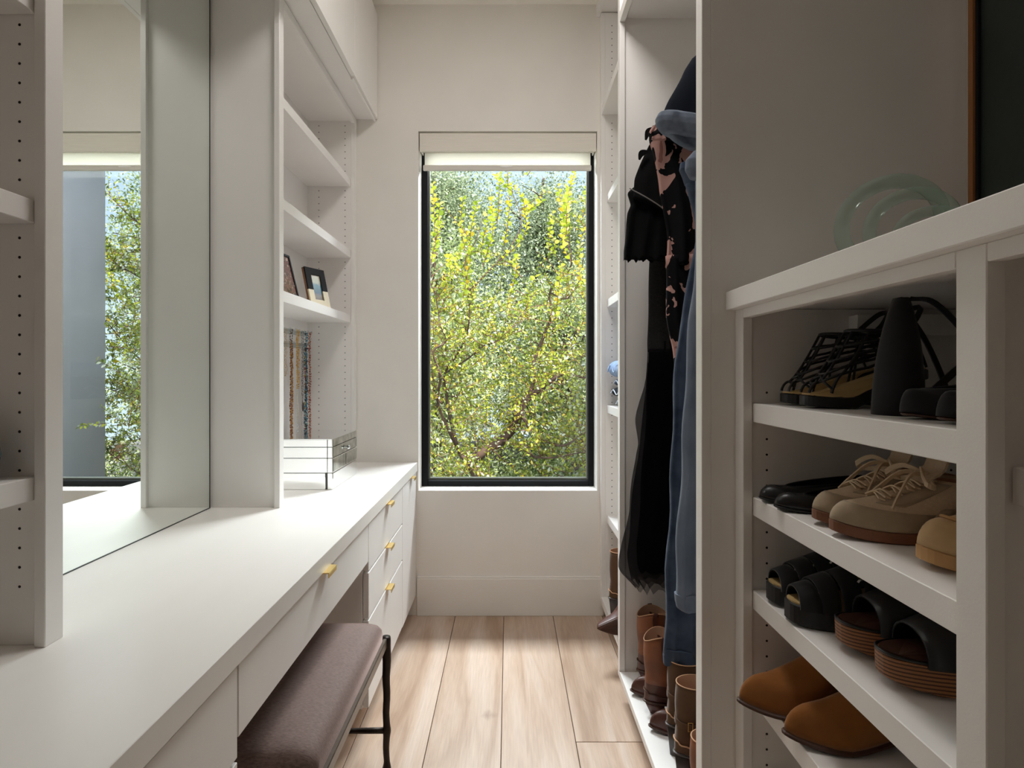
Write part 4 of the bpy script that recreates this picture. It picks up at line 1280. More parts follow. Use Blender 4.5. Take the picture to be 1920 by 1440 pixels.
# ---------------------------------------------------------------- boots on the wardrobe platform
def tall_boot(name, label, x, y, z, rz, side, top_z, up_m, vamp_m, heel_h, block, scallop=0.0, strap=False, edge=None, toe=.5, L_=.27, r=(.056, .040), split=None, lin=None):
    t = thing(name, label, 'boot', local=True)
    l = Last(L_, .043, .032, toe, 2.2, heel=heel_h, side=side, plat=.008, spring=.012)
    sole_part(l, t, .007, COGSO if not block else HEELD, grow=.004)
    heel_part(l, t, .006, HEELD if block else vamp_m, .25 if block else .24, .80 if block else .74, back=.004 if block else .012)
    zc = heel_h + .085
    R = upper_grid(l, (.056, .050, .033, zc, zc + .012), toe_h=.042, K=14, toe_fill=.26)
    t_ = 2 * PI * np.arange(NS) / NS
    sh = []
    n_ = 8
    for k in range(1, n_ + 1):
        a = k / n_
        rx = .050 + (r[0] - .050) * a; ry = .033 + (r[1] - .033) * a
        zz = zc + (top_z - zc) * a + (1 - a) * .012 * (.5 + .5 * np.cos(t_)) + a * scallop * (np.cos(2 * t_) * -.5 - .0)
        sh.append(np.column_stack([.056 + rx * np.cos(t_) - .004 * math.sin(a * PI), ry * np.sin(t_), zz]))
    if split:
        closed_upper(l, R, t, vamp_m, lin or LIN, name='vamp')
        base = [np.array(R[-4]), np.array(R[-2])]
        O = [offset_rings(np.array(R), .0015)[-5], offset_rings(np.array(R), .0015)[-2]]
        closed_upper(l, O, t, up_m, lin or LIN, name='shaft', shaft=sh)
    else:
        closed_upper(l, R, t, up_m, lin or LIN, name='shaft', shaft=sh)
    v, f = tube_geo(sh[-1], .0016, 6, closed=True)
    link_mesh('top_binding', v, f, edge or EDGE, t, True)
    # counter line above the heel
    Ro = offset_rings(np.array(R), .0022)
    cpt = [Ro[5 - int(abs(c - 20) * .35)][c] for c in range(11, 30)]
    v, f = tube_geo(spline(cpt, 30), .002, 6); link_mesh('counter_seam', v, f, COGSO if not block else EDGE, t, True)
    if strap:
        zz = zc + .012
        pr = np.column_stack([.056 + .0535 * np.cos(t_), .0365 * np.sin(t_), zz + .010 * np.sin(t_ * 1 + .6)])
        pr = np.vstack([pr, pr[:1]])
        band(pr, .016, .003, up_m, t, 'ankle_strap', wdir=(0, 0, 1), n=80)
        b0 = np.array([.030, -.041, zz - .002])
        g = [tube_geo([b0 + np.array(q) for q in ((-.006, -.001, -.011), (.006, -.001, -.011), (.006, -.001, .011), (-.006, -.001, .011))], .0013, 6, closed=True)]
        v, f = merge(g); link_mesh('buckle', v, f, GOLD, t, True)
    if scallop:
        for sg in (1, -1):
            band([(.056, sg * (r[1] + .001), top_z - .06), (.050, sg * (r[1] + .007), top_z - .01), (.056, sg * (r[1] + .001), top_z + .012), (.060, sg * (r[1] - .005), top_z - .02)], .014, .002, vamp_m, t, 'pull_tab', wdir=(1, 0, 0), n=16)
    place(t, x, y, z, rz)
    return t
PZ = .1055
tall_boot('western_boot', 'brown leather western boot farthest back on the wardrobe platform, heel outward', .462, 2.012, PZ, 0, 1, .245, WEST, WESTD, .035, False, .022, split=True)
tall_boot('western_boot', 'brown western boot turned toe outward just beside the farthest one', .690, 1.920, PZ, PI, -1, .245, WEST, WESTD, .035, False, .022, split=True)
tall_boot('western_boot', 'tan leather western boot with scalloped top, heel outward, in the middle of the row', .440, 1.822, PZ, 0, 1, .250, WEST, WESTD, .038, False, .024, split=True)
tall_boot('western_boot', 'dark-toed western boot turned toe outward in front of the tan one', .705, 1.728, PZ, PI, -1, .250, WEST, WESTD, .038, False, .024, split=True)
tall_boot('heeled_boot', 'brown suede ankle-strap boot with block heel behind the buckled one', .458, 1.625, PZ, 0, 1, .275, BRS, BRS, .085, True, 0, strap=True, L_=.23, r=(.050, .038))
tall_boot('heeled_boot', 'brown suede boot with gold buckle and block heel near the tall panel', .445, 1.505, PZ, 0, -1, .275, BRS, BRS, .085, True, 0, strap=True, L_=.23, r=(.050, .038))
tall_boot('heeled_boot', 'tan leather boot half hidden by the tall panel, frontmost of the row', .446, 1.385, PZ, 0, 1, .205, WEST, WEST, .030, True, 0, r=(.050, .038))

# boots at the bottom of the far bookcase
bt = tall_boot('heeled_boot', 'brown suede heeled boot standing in the bottom of the far bookcase', .452, 2.53, .1055, 0, 1, .30, BRS, BRS, .085, True, 0, L_=.23, r=(.050, .040))
tb = thing('dress_boot', 'dark burgundy boot tipped over, its toe jutting above the floor by the window', 'boot', local=True)
l = Last(.27, .040, .030, .42, 2.1, heel=.05, side=1, plat=.006, spring=.006)
sole_part(l, tb, .006, COGSO, grow=.003)
heel_part(l, tb, .006, HEELD, .2, .7)
R = upper_grid(l, (.060, .050, .032, .15, .16), toe_h=.038, K=14, toe_fill=.26)
closed_upper(l, R, tb, WESTD, COGSO)
tb.rotation_euler = (math.radians(78), 0, PI + .22); tb.location = (.632, 2.36, .1055 + .046)
# ---------------------------------------------------------------- hanging clothes
def fabric(name, col, col2=None, ns=30, rough=.9, bump=.3, bs=700, sheen=.1, noise=.08):
    return mat(name, col, rough, col2=col2, nscale=ns, noise=noise, bump=bump, bscale=bs, sheen=sheen, spec=.15)
DEN_D = fabric('dark_indigo_denim', srgb(13, 18, 30), None, 25, sheen=0)
DEN_IN = fabric('denim_reverse_side', srgb(112, 120, 134), srgb(88, 97, 112), 40)
DEN_M = fabric('mid_blue_denim', srgb(76, 88, 106), srgb(46, 57, 76), 16, bump=.5)
DEN_L = fabric('grey_blue_denim', srgb(112, 121, 135), srgb(92, 102, 118), 10, bump=.4)
DEN_P = fabric('pale_blue_denim', srgb(168, 190, 222), srgb(116, 146, 190), 22)
DEN_W = mat('pale_denim_hem', srgb(196, 204, 216), .9)
BLKC = fabric('black_cotton', srgb(10, 9, 10), None, 30, sheen=0)
BLKR = fabric('black_ruffle_cloth', srgb(8, 8, 9), None, 30, sheen=0)
LACEB = mat('black_lace', srgb(30, 27, 26), .9, col2=srgb(6, 6, 7), nscale=140, bump=.9, bscale=170)
PIPING = mat('grey_piping', srgb(120, 116, 112), .7)
m, nt, p = new_mat('black_pink_floral_print')
N = nt.nodes.new; L = nt.links.new
tc = N('ShaderNodeTexCoord'); mp = N('ShaderNodeMapping'); mp.inputs['Scale'].default_value = (1.15, .3, .8); mp.inputs['Location'].default_value = (.31, 0, .17); L(tc.outputs['Object'], mp.inputs[0])
n1 = N('ShaderNodeTexNoise'); n1.inputs['Scale'].default_value = 15; n1.inputs['Detail'].default_value = 3; n1.inputs['Roughness'].default_value = .55; n1.inputs['Distortion'].default_value = .6; L(mp.outputs[0], n1.inputs['Vector'])
r = N('ShaderNodeValToRGB'); r.color_ramp.interpolation = 'CONSTANT'; r.color_ramp.elements[0].color = srgb(10, 9, 11); r.color_ramp.elements[1].position = .545; r.color_ramp.elements[1].color = srgb(176, 136, 128)
e = r.color_ramp.elements.new(.68); e.color = srgb(140, 98, 90)
L(n1.outputs['Fac'], r.inputs[0]); L(r.outputs[0], p.inputs['Base Color']); p.inputs['Roughness'].default_value = .9; p.inputs['Specular IOR Level'].default_value = .15
FLORAL = m

def cloth(name, rows, Y, th, m_, parent, nf=5, amp=.010, seed=1, n=72, steps=44, slope=0.0, sx=0.0, drift=0.0, cap=True, hemwave=0.0, capb=True):
    """hanging fabric: rows are (picture y, picture x left, picture x right, thickness factor) read at depth Y"""
    k_ = Y / F
    A = np.array([[H - (r[0] - VY) * k_, (r[1] - VX) * k_, (r[2] - VX) * k_, r[3] if len(r) > 3 else 1] for r in rows])
    t0 = np.linspace(0, 1, len(A)); ts = np.linspace(0, 1, steps)
    zt = A[:, 0]
    B = np.column_stack([np.interp(ts, t0, A[:, c]) for c in range(4)])
    ker = np.array([.25, .5, .25])
    for c in (1, 2, 3):
        s = np.convolve(np.pad(B[:, c], 1, 'edge'), ker, 'valid'); B[:, c] = s
    rs_ = np.random.default_rng(seed); ph = rs_.uniform(0, 6.28, 6)
    rings = []
    for i, (z, x0, x1, tf) in enumerate(B):
        c = (x0 + x1) / 2; rx = (x1 - x0) / 2; f_ = i / (steps - 1)
        t = 2 * PI * np.arange(n) / n
        ct, st = np.cos(t), np.sin(t)
        xx = c + rx * np.sign(ct) * np.abs(ct) ** .75
        q = (xx - x0) / max(1e-3, (A[:, 2].max() - A[:, 1].min()))
        fold = np.sin(q * nf * 2 * PI + ph[0] + z * 1.1) * .6 + np.sin(q * nf * 3.7 * PI + ph[1] - z * 1.9) * .3 + np.sin(q * nf * 7.1 * PI + ph[2] + z * .7) * .18
        grow = .25 + .75 * f_
        yy = Y + th * tf * np.sign(st) * np.abs(st) ** .7 + amp * grow * fold * (1 - .0) + drift * f_
        edge = amp * grow * .5 * np.sin(z * 23 + ph[3]) * (np.abs(ct) ** 6) * np.sign(ct)
        zz = z + slope * (xx - sx) + hemwave * f_ ** 6 * np.sin(q * nf * 4 * PI + ph[4])
        rings.append(np.column_stack([xx + edge, yy, zz]))
    v, f = loft_geo(rings, cap, capb)
    return link_mesh(name, v, f, m_, parent, True)

# 1 black tulle and lace dress, farthest
g1 = thing('tulle_dress', 'long black lace and tulle dress, farthest left of the hanging clothes', 'dress', (.65, 1.985, 2.1))
cloth('lace_bodice', [(200, 1290, 1390, .5), (230, 1262, 1420), (400, 1232, 1430), (480, 1218, 1430), (560, 1216, 1425), (640, 1214, 1420), (660, 1215, 1415)], 1.985, .022, LACEB, g1, seed=3, amp=.003)
cloth('underskirt', [(640, 1217, 1418), (780, 1212, 1430), (880, 1204, 1450), (960, 1199, 1465), (1020, 1196, 1470), (1062, 1196, 1470), (1072, 1200, 1468)], 1.985, .022, BLKC, g1, nf=9, amp=.008, seed=4, hemwave=.006)
cloth('tulle_layer', [(655, 1215, 1420), (720, 1210, 1430), (765, 1196, 1440), (790, 1191, 1440), (830, 1196, 1445), (850, 1192, 1450), (890, 1187, 1455), (960, 1179, 1465), (1010, 1166, 1475), (1060, 1160, 1478), (1072, 1164, 1478), (1090, 1180, 1478), (1104, 1190, 1478)], 1.985, .034, TULLE, g1, nf=13, amp=.010, seed=5, hemwave=.014, capb=False)
cloth('tulle_layer', [(680, 1214, 1420), (780, 1206, 1440), (880, 1192, 1455), (980, 1180, 1465), (1040, 1176, 1470), (1088, 1186, 1470)], 1.985, .028, TULLE, g1, nf=11, amp=.009, seed=6, hemwave=.012, capb=False)
# 2 black piped top with ruffle
g2 = thing('ruffled_top', 'black short-sleeved top with grey piping and a ruffle, over the tulle dress', 'top', (.68, 1.90, 2.1))
cloth('sleeve', [(215, 1262, 1400, .4), (232, 1230, 1410, .8), (262, 1216, 1420), (300, 1202, 1430), (335, 1190, 1430), (372, 1186, 1430)], 1.885, .026, BLKC, g2, nf=3, amp=.005, seed=7, slope=-.42, sx=.42)
cloth('ruffle', [(340, 1200, 1400), (362, 1176, 1410), (385, 1184, 1410), (400, 1178, 1412), (440, 1172, 1414), (470, 1166, 1416), (486, 1166, 1416)], 1.905, .026, BLKR, g2, nf=8, amp=.012, seed=8, hemwave=.010)
k_ = 1.86 / F
v, f = tube_geo(spline([((1180 - VX) * k_, 1.856, H - (354 - VY) * k_), ((1205 - VX) * k_, 1.845, H - (370 - VY) * k_), ((1228 - VX) * k_, 1.845, H - (384 - VY) * k_), ((1248 - VX) * k_, 1.845, H - (398 - VY) * k_)], 16), .0022, 6)
link_mesh('piping', v, f, PIPING, g2, True)
for (ax, ay, bx_, by_) in ((1228, 240, 1211, 262), (1215, 284, 1199, 299)):
    k2 = 1.86 / F
    a = np.array([(ax - VX) * k2, 1.862, H - (ay - VY) * k2]); b = np.array([(bx_ - VX) * k2, 1.862, H - (by_ - VY) * k2])
    band([a, (a + b) / 2 + np.array([-.006, 0, .008]), b], [.010, .022, .006], .003, BLKC, g2, 'frill', wdir=(.7, 0, -.4), n=10)
# 3 floral dress
g3 = thing('floral_dress', 'black dress with dusty-pink flower print among the hanging clothes', 'dress', (.66, 1.79, 2.1))
cloth('bodice', [(215, 1262, 1400, .4), (238, 1222, 1410, .8), (262, 1216, 1415), (300, 1226, 1420), (340, 1236, 1420), (390, 1245, 1420), (440, 1249, 1415), (500, 1249, 1410)], 1.785, .030, FLORAL, g3, nf=4, amp=.012, seed=9)
cloth('skirt', [(480, 1248, 1410), (560, 1250, 1410), (600, 1252, 1410), (650, 1260, 1410), (720, 1266, 1410), (760, 1268, 1408)], 1.785, .030, FLORAL, g3, nf=6, amp=.012, seed=10, hemwave=.01)
cloth('collar_ruffle', [(236, 1224, 1300, .6), (250, 1216, 1310), (262, 1220, 1310)], 1.745, .010, FLORAL, g3, nf=7, amp=.006, seed=12)
# 4 long mid-blue jeans
g4 = thing('hanging_jeans', 'long mid-blue denim jeans hanging with frayed hem above the boots', 'jeans', (.62, 1.63, 2.0))
cloth('waistband', [(306, 1276, 1420, .8), (318, 1274, 1420), (332, 1280, 1420), (345, 1284, 1420)], 1.63, .032, DEN_M, g4, nf=2, amp=.004, seed=13)
cloth('leg', [(342, 1285, 1420), (375, 1295, 1420), (410, 1303, 1420), (450, 1305, 1420), (500, 1296, 1420), (560, 1284, 1418), (610, 1275, 1415), (680, 1266, 1412), (760, 1262, 1410), (860, 1259, 1408), (960, 1255, 1406), (1080, 1248, 1404), (1180, 1246, 1402), (1222, 1246, 1402)], 1.63, .030, DEN_M, g4, nf=3, amp=.009, seed=14)
cloth('hem', [(1214, 1245, 1403), (1228, 1245, 1403), (1242, 1247, 1402)], 1.63, .0335, DEN_M, g4, nf=3, amp=.010, seed=14, hemwave=.004)
# 5 pale denim trousers, nearer
g5 = thing('hanging_trousers', 'pale grey-blue denim trousers hanging beside the tall panel', 'trousers', (.62, 1.47, 2.0))
cloth('turned_waist', [(284, 1300, 1430, .7), (300, 1286, 1430), (318, 1286, 1430), (334, 1296, 1430)], 1.44, .026, DEN_IN, g5, nf=3, amp=.006, seed=15)
cloth('leg', [(334, 1304, 1430), (440, 1306, 1430), (540, 1300, 1430), (600, 1292, 1430), (680, 1286, 1430), (760, 1283, 1430), (860, 1278, 1430), (950, 1273, 1430), (1040, 1268, 1430), (1110, 1265, 1430), (1118, 1265, 1430)], 1.47, .028, DEN_L, g5, nf=3, amp=.010, seed=16)
cloth('hem', [(1112, 1264, 1431), (1126, 1265, 1431), (1138, 1268, 1430), (1142, 1274, 1428)], 1.47, .031, DEN_L, g5, nf=3, amp=.010, seed=16)
# 6 dark jacket with turned cuff
g6 = thing('denim_jacket', 'very dark denim jacket with a turned-up pale cuff, highest of the hanging clothes', 'jacket', (.64, 1.54, 2.12))
cloth('sleeve', [(98, 1322, 1440, .3), (103, 1306, 1450, .6), (112, 1296, 1455, .9), (130, 1284, 1460), (155, 1272, 1460), (190, 1252, 1460), (222, 1240, 1460), (236, 1237, 1460)], 1.55, .036, DEN_D, g6, nf=2, amp=.004, seed=17)
cloth('turned_cuff', [(212, 1242, 1380, .8), (217, 1234, 1388, 1), (226, 1230, 1392, 1.05), (236, 1231, 1392, 1.05), (244, 1238, 1388, 1), (248, 1246, 1380, .8)], 1.55, .045, DEN_IN, g6, nf=2.5, amp=.006, seed=18, slope=-.22, sx=.43)
cloth('cuff_inner_edge', [(244, 1242, 1385, .7), (252, 1250, 1385, .8), (262, 1262, 1385, .8), (268, 1272, 1380, .7)], 1.565, .026, DEN_IN, g6, nf=2.5, amp=.008, seed=19, slope=-.15, sx=.43)
cloth('body', [(110, 1345, 1480, .5), (140, 1330, 1490), (300, 1335, 1490), (520, 1338, 1490)], 1.555, .022, DEN_D, g6, nf=2, amp=.006, seed=20)

# ---------------------------------------------------------------- folded jeans in the far bookcase
def folded(label, x0, y0, y1, z0, z1, m_, em, bump_):
    t = thing('folded_jeans', label, 'jeans', ((x0 + .8) / 2, (y0 + y1) / 2, z0), group=None)
    n = 20; rings = []
    for i, yv in enumerate(np.linspace(y0, y1, 12)):
        e_ = min(1, min(i, 11 - i) / 1.5 + .55); r_ = []
        zc = (z0 + z1) / 2; hz = (z1 - z0) / 2 * e_
        for k in range(n):
            a = 2 * PI * k / n
            r_.append((x0 + .15 + (.15 + .006 * math.sin(i * bump_)) * np.sign(math.cos(a)) * abs(math.cos(a)) ** .35 * (.97 + .03 * e_), yv, zc - (1 - e_) * (z1 - z0) / 2 * 0 + hz * np.sign(math.sin(a)) * abs(math.sin(a)) ** .8 - ((z1 - z0) / 2 - hz) * .0))
        rings.append(r_)
    v, f = loft_geo(rings); link_mesh('fold', v, f, m_, t, True)
    pts = [(x0 - .002, yv, (z0 + z1) / 2 + (z1 - z0) * .20 * math.sin(j * 1.3)) for j, yv in enumerate(np.linspace(y0 + .02, y1 - .02, 9))]
    v, f = tube_geo(spline(pts, 30), .0028, 6); link_mesh('hem_edge', v, f, em, t, True)
    return t
folded('dark blue folded jeans at the bottom of the small stack in the far bookcase', .496, 2.36, 2.60, 1.051, 1.098, DEN_M, DEN_W, 1.1)
folded('dark indigo folded jeans with pale edge in the far bookcase stack', .482, 2.36, 2.655, 1.098, 1.146, DEN_D, DEN_W, 1.7)
folded('mid-blue folded jeans under the pale pair in the far bookcase stack', .492, 2.36, 2.63, 1.146, 1.186, DEN_M, DEN_W, .9)
folded('puffy pale blue folded jeans topping the far bookcase stack', .474, 2.36, 2.69, 1.186, 1.272, DEN_P, DEN_P, .6)

# ---------------------------------------------------------------- picture frames on the left shelf
def quad_frame(t, BL, BR, TL, bw, depth, parts, photo_m, back_m):
    BL, BR, TL = [np.array(q, float) for q in (BL, BR, TL)]
    ux = BR - BL; W = np.linalg.norm(ux); ux /= W
    uz = TL - BL; uz -= ux * np.dot(uz, ux); Hh = np.linalg.norm(uz); uz /= Hh
    un = np.cross(ux, uz)                      # out of the picture
    def pt(a, b, c): return BL + ux * a + uz * b + un * c
    def slab(name, a0, a1, b0, b1, c0, c1, m_, par):
        v = [pt(a, b, c) for c in (c0, c1) for a, b in ((a0, b0), (a1, b0), (a1, b1), (a0, b1))]
        f = [(3, 2, 1, 0), (4, 5, 6, 7), (0, 1, 5, 4), (1, 2, 6, 5), (2, 3, 7, 6), (3, 0, 4, 7)]
        return (v, f)
    for name, m_, h0, h1 in parts:
        g = [slab('', 0, bw, h0 * Hh, h1 * Hh, -depth * .4, 0, m_, t), slab('', W - bw, W, h0 * Hh, h1 * Hh, -depth * .4, 0, m_, t)]
        if h0 == 0: g.append(slab('', bw, W - bw, 0, bw, -depth * .4, 0, m_, t))
        if h1 == 1: g.append(slab('', bw, W - bw, Hh - bw, Hh, -depth * .4, 0, m_, t))
        v, f = merge(g); link_mesh(name, v, f, m_, t)
    v, f = slab('', 0, W, 0, Hh, -depth, -depth * .4, back_m, t); link_mesh('backing', v, f, back_m, t)
    ob = slab('', bw, W - bw, bw, Hh - bw, -depth * .4, -depth * .28, photo_m, t); link_mesh('photo', ob[0], ob[1], photo_m, t)
    a = pt(W * .4, Hh * .55, -depth); b = pt(W * .6, Hh * .55, -depth); zb = BL[2]
    lean = np.array([un[0], un[1], 0]); lean /= np.linalg.norm(lean) + 1e-9
    c = b - lean * .055; d = a - lean * .055; c[2] = zb; d[2] = zb
    e1, e2 = a - lean * .003, b - lean * .003
    v = [a, b, c, d, e1, e2, c + lean * .003, d + lean * .003]
    link_mesh('easel_leg', v, [(0, 1, 2, 3), (4, 7, 6, 5), (0, 4, 5, 1), (1, 5, 6, 2), (2, 6, 7, 3), (3, 7, 4, 0)], back_m, t)
def photo_mat(name, cols, scale, stretch):
    m, nt, p = new_mat(name); N = nt.nodes.new; L = nt.links.new
    tc = N('ShaderNodeTexCoord'); mp = N('ShaderNodeMapping'); mp.inputs['Scale'].default_value = stretch; L(tc.outputs['Object'], mp.inputs[0])
    n_ = N('ShaderNodeTexNoise'); n_.inputs['Scale'].default_value = scale; n_.inputs['Detail'].default_value = 3; L(mp.outputs[0], n_.inputs[0])
    r = N('ShaderNodeValToRGB'); cr = r.color_ramp; cr.elements[0].position = .35; cr.elements[0].color = cols[0]; cr.elements[1].position = .68; cr.elements[1].color = cols[-1]
    for i, c in enumerate(cols[1:-1]): e = cr.elements.new(.35 + .33 * (i + 1) / (len(cols) - 1)); e.color = c
    L(n_.outputs['Fac'], r.inputs[0]); L(r.outputs[0], p.inputs['Base Color']); p.inputs['Roughness'].default_value = .15
    return m
PH1 = photo_mat('reddish_family_print', [srgb(60, 34, 34), srgb(120, 78, 74), srgb(74, 48, 46), srgb(170, 140, 130)], 60, (1, 1, 1))
m, nt, p = new_mat('seaside_print'); N = nt.nodes.new; L = nt.links.new
tc = N('ShaderNodeTexCoord'); sp_ = N('ShaderNodeSeparateXYZ'); L(tc.outputs['Object'], sp_.inputs[0])
nz = N('ShaderNodeTexNoise'); nz.inputs['Scale'].default_value = 55; L(tc.outputs['Object'], nz.inputs[0])
md = N('ShaderNodeMath'); md.operation = 'MULTIPLY_ADD'; md.inputs[1].default_value = .02; L(nz.outputs['Fac'], md.inputs[0]); L(sp_.outputs['Z'], md.inputs[2])
mr_ = N('ShaderNodeMapRange'); mr_.inputs[1].default_value = .03; mr_.inputs[2].default_value = .15; L(md.outputs[0], mr_.inputs[0])
r = N('ShaderNodeValToRGB'); cr = r.color_ramp; cr.elements[0].color = srgb(96, 84, 72); cr.elements[1].position = 1; cr.elements[1].color = srgb(196, 188, 158)
for po, c in ((.2, srgb(120, 110, 96)), (.35, srgb(60, 96, 108)), (.62, srgb(84, 128, 138)), (.72, srgb(170, 176, 156))): e = cr.elements.new(po); e.color = c
L(mr_.outputs[0], r.inputs[0]); L(r.outputs[0], p.inputs['Base Color']); p.inputs['Roughness'].default_value = .15
PH2 = m
FRBLK = mat('black_lacquer_frame', srgb(28, 26, 28), .7, spec=.15)
FRIV = mat('ivory_inlay_frame', srgb(214, 200, 166), .4, noise=.04)
FRWOOD = mat('brown_wood_backing', srgb(120, 82, 52), .6, noise=.12, nscale=30, stretch=(1, 1, .2))
f2 = thing('photo_frame', 'black and ivory colour-block photo frame with a seaside picture on the lowest shelf', 'picture frame', (-.83, 2.42, 1.496))
quad_frame(f2, (-.832, 2.365, 1.496), (-.784, 2.468, 1.496), (-.872, 2.378, 1.664), .030, .018, [('frame_lower', FRIV, 0, .42), ('frame_upper', FRBLK, .42, 1)], PH2, FRWOOD)
f1 = thing('photo_frame', 'thin dark frame with a reddish family photo, left of the colour-block frame', 'picture frame', (-.83, 2.04, 1.496))
quad_frame(f1, (-.806, 1.99, 1.496), (-.793, 2.122, 1.496), (-.846, 1.994, 1.655), .008, .012, [('frame', FRBLK, 0, 1)], PH1, FRWOOD)

# ---------------------------------------------------------------- necklaces on acrylic hooks
rack = thing('jewelry_rack', 'clear acrylic hook rack fixed to the back of the lowest bookcase bay', 'rack', (-.985, 2.56, 1.36))
bars = [(-.9928, -.989, 2.40, 2.72, 1.385, 1.41), (-.9928, -.989, 2.40, 2.72, 1.325, 1.35)]
boxes('back_bar', bars, ACRYL, rack, .0005)
NK = [  # Y, z top, length, spacing, kind
    (2.425, 1.400, .20, .010, 'gold chain'), (2.462, 1.340, .50, .008, 'amber'), (2.487, 1.400, .53, .010, 'brown'),
    (2.532, 1.400, .26, .010, 'gold'), (2.560, 1.345, .36, .008, 'pearl'), (2.592, 1.400, .33, .008, 'stone'),
    (2.625, 1.340, .42, .010, 'silver'), (2.640, 1.400, .52, .012, 'turquoise'), (2.662, 1.345, .50, .012, 'multi'), (2.684, 1.400, .50, .009, 'copper')]
for (yy, zt, ln, s_, kd_) in NK:
    box('hook', -.989, -.945, yy - .008, yy + .008, zt - .003, zt, ACRYL, rack, 0)
    box('hook_tip', -.947, -.945, yy - .008, yy + .008, zt, zt + .008, ACRYL, rack, 0)
def bead(c, r, seg=6):
    rings = []
    for a in (-70, -25, 25, 70):
        rr = r * math.cos(math.radians(a)); zz = r * math.sin(math.radians(a))
        rings.append([(c[0] + rr * math.cos(t), c[1] + rr * math.sin(t), c[2] + zz) for t in [k * 2 * PI / seg for k in range(seg)]])
    return loft_geo(rings)
BM_ = {'gold chain': [srgb(196, 156, 88)], 'amber': [srgb(150, 92, 44), srgb(190, 140, 70)], 'brown': [srgb(70, 48, 36), srgb(104, 72, 50)], 'gold': [srgb(206, 160, 84), srgb(226, 190, 120)],
       'pearl': [srgb(226, 218, 206)], 'stone': [srgb(130, 124, 120), srgb(80, 72, 74)], 'silver': [srgb(190, 192, 196)], 'turquoise': [srgb(74, 128, 150), srgb(40, 56, 66), srgb(120, 160, 168)],
       'multi': [srgb(164, 70, 74), srgb(74, 120, 150), srgb(196, 160, 70), srgb(60, 96, 86), srgb(150, 110, 90)], 'copper': [srgb(160, 84, 66), srgb(186, 120, 90)]}
BMATS = {}
for kd_, cols in BM_.items():
    m, nt, p = new_mat('beads_' + kd_.replace(' ', '_')); N = nt.nodes.new; L = nt.links.new
    g = N('ShaderNodeNewGeometry'); r = N('ShaderNodeValToRGB'); r.color_ramp.interpolation = 'CONSTANT'
    r.color_ramp.elements[0].color = cols[0]; r.color_ramp.elements[1].position = 1 / len(cols) if len(cols) > 1 else .5; r.color_ramp.elements[1].color = cols[1 % len(cols)]
    for i in range(2, len(cols)): e = r.color_ramp.elements.new(i / len(cols)); e.color = cols[i]
    L(g.outputs['Random Per Island'], r.inputs[0]); L(r.outputs[0], p.inputs['Base Color']); p.inputs['Roughness'].default_value = .3
    if kd_ in ('gold chain', 'silver', 'gold', 'copper'): p.inputs['Metallic'].default_value = .7
    BMATS[kd_] = m
NLAB = {'gold chain': 'short gold chain necklace, leftmost on the acrylic hooks', 'amber': 'long amber bead necklace beside the dark brown strand', 'brown': 'long dark brown bead necklace on the acrylic hooks',
        'gold': 'gold droplet necklace hanging between brown and silver strands', 'pearl': 'long pale pearl necklace with a round silver pendant', 'stone': 'grey stone necklace ending in a dark oval pendant',
        'silver': 'fine silver necklace with small pendant beside the turquoise strand', 'turquoise': 'long turquoise and black bead necklace', 'multi': 'long multicoloured bead necklace beside the turquoise one', 'copper': 'copper-red chain necklace, rightmost on the acrylic hooks'}
for qi, (yy, zt, ln, s_, kd_) in enumerate(NK):
    t = thing('necklace', NLAB[kd_], 'necklace', (-.965, yy, zt), group='necklaces on the acrylic hooks')
    xb = -.968 + .012 * (qi % 2)
    path = []
    for j in range(12): path.append((xb, yy - s_ * (.5 + .3 * math.sin(j)), zt + .003 - ln * j / 12))
    path.append((xb, yy, zt + .003 - ln - s_ * .6))
    for j in range(11, -1, -1): path.append((xb + .002, yy + s_ * (.5 + .3 * math.cos(j * 1.2)), zt + .003 - ln * j / 12))
    P_ = spline(path, 400); seg = np.linalg.norm(np.diff(P_, axis=0), axis=1); cum = np.concatenate([[0], np.cumsum(seg)])
    br = {'gold': .0042, 'turquoise': .0046, 'multi': .0046, 'brown': .0036, 'amber': .0036, 'copper': .0034, 'pearl': .0022, 'stone': .0020}.get(kd_, .0017)
    g = []; s0 = 0
    while s0 < cum[-1]:
        i = min(np.searchsorted(cum, s0), 399); rr = br * rng.uniform(.7, 1.15)
        g.append(bead(P_[i] + np.array([rng.uniform(-.001, .003), 0, 0]), rr)); s0 += br * 1.9
    v, f = merge(g); o = link_mesh('beads', v, f, BMATS[kd_], t, True); o['kind'] = 'stuff'
    if kd_ in ('pearl', 'silver', 'stone', 'copper'):
        c = (xb + .004, yy, zt - ln - .018)
        rings = []
        for a in np.linspace(-80, 80, 7):
            rr = .010 * math.cos(math.radians(a)); zz = (.010 if kd_ != 'stone' else .022) * math.sin(math.radians(a))
            rings.append([(c[0] + rr * .4 * math.cos(q), c[1] + rr * math.sin(q), c[2] + zz) for q in [k * 2 * PI / 12 for k in range(12)]])
        v, f = loft_geo(rings); link_mesh('pendant', v, f, CHROME if kd_ in ('pearl', 'silver') else HEELD, t, True)

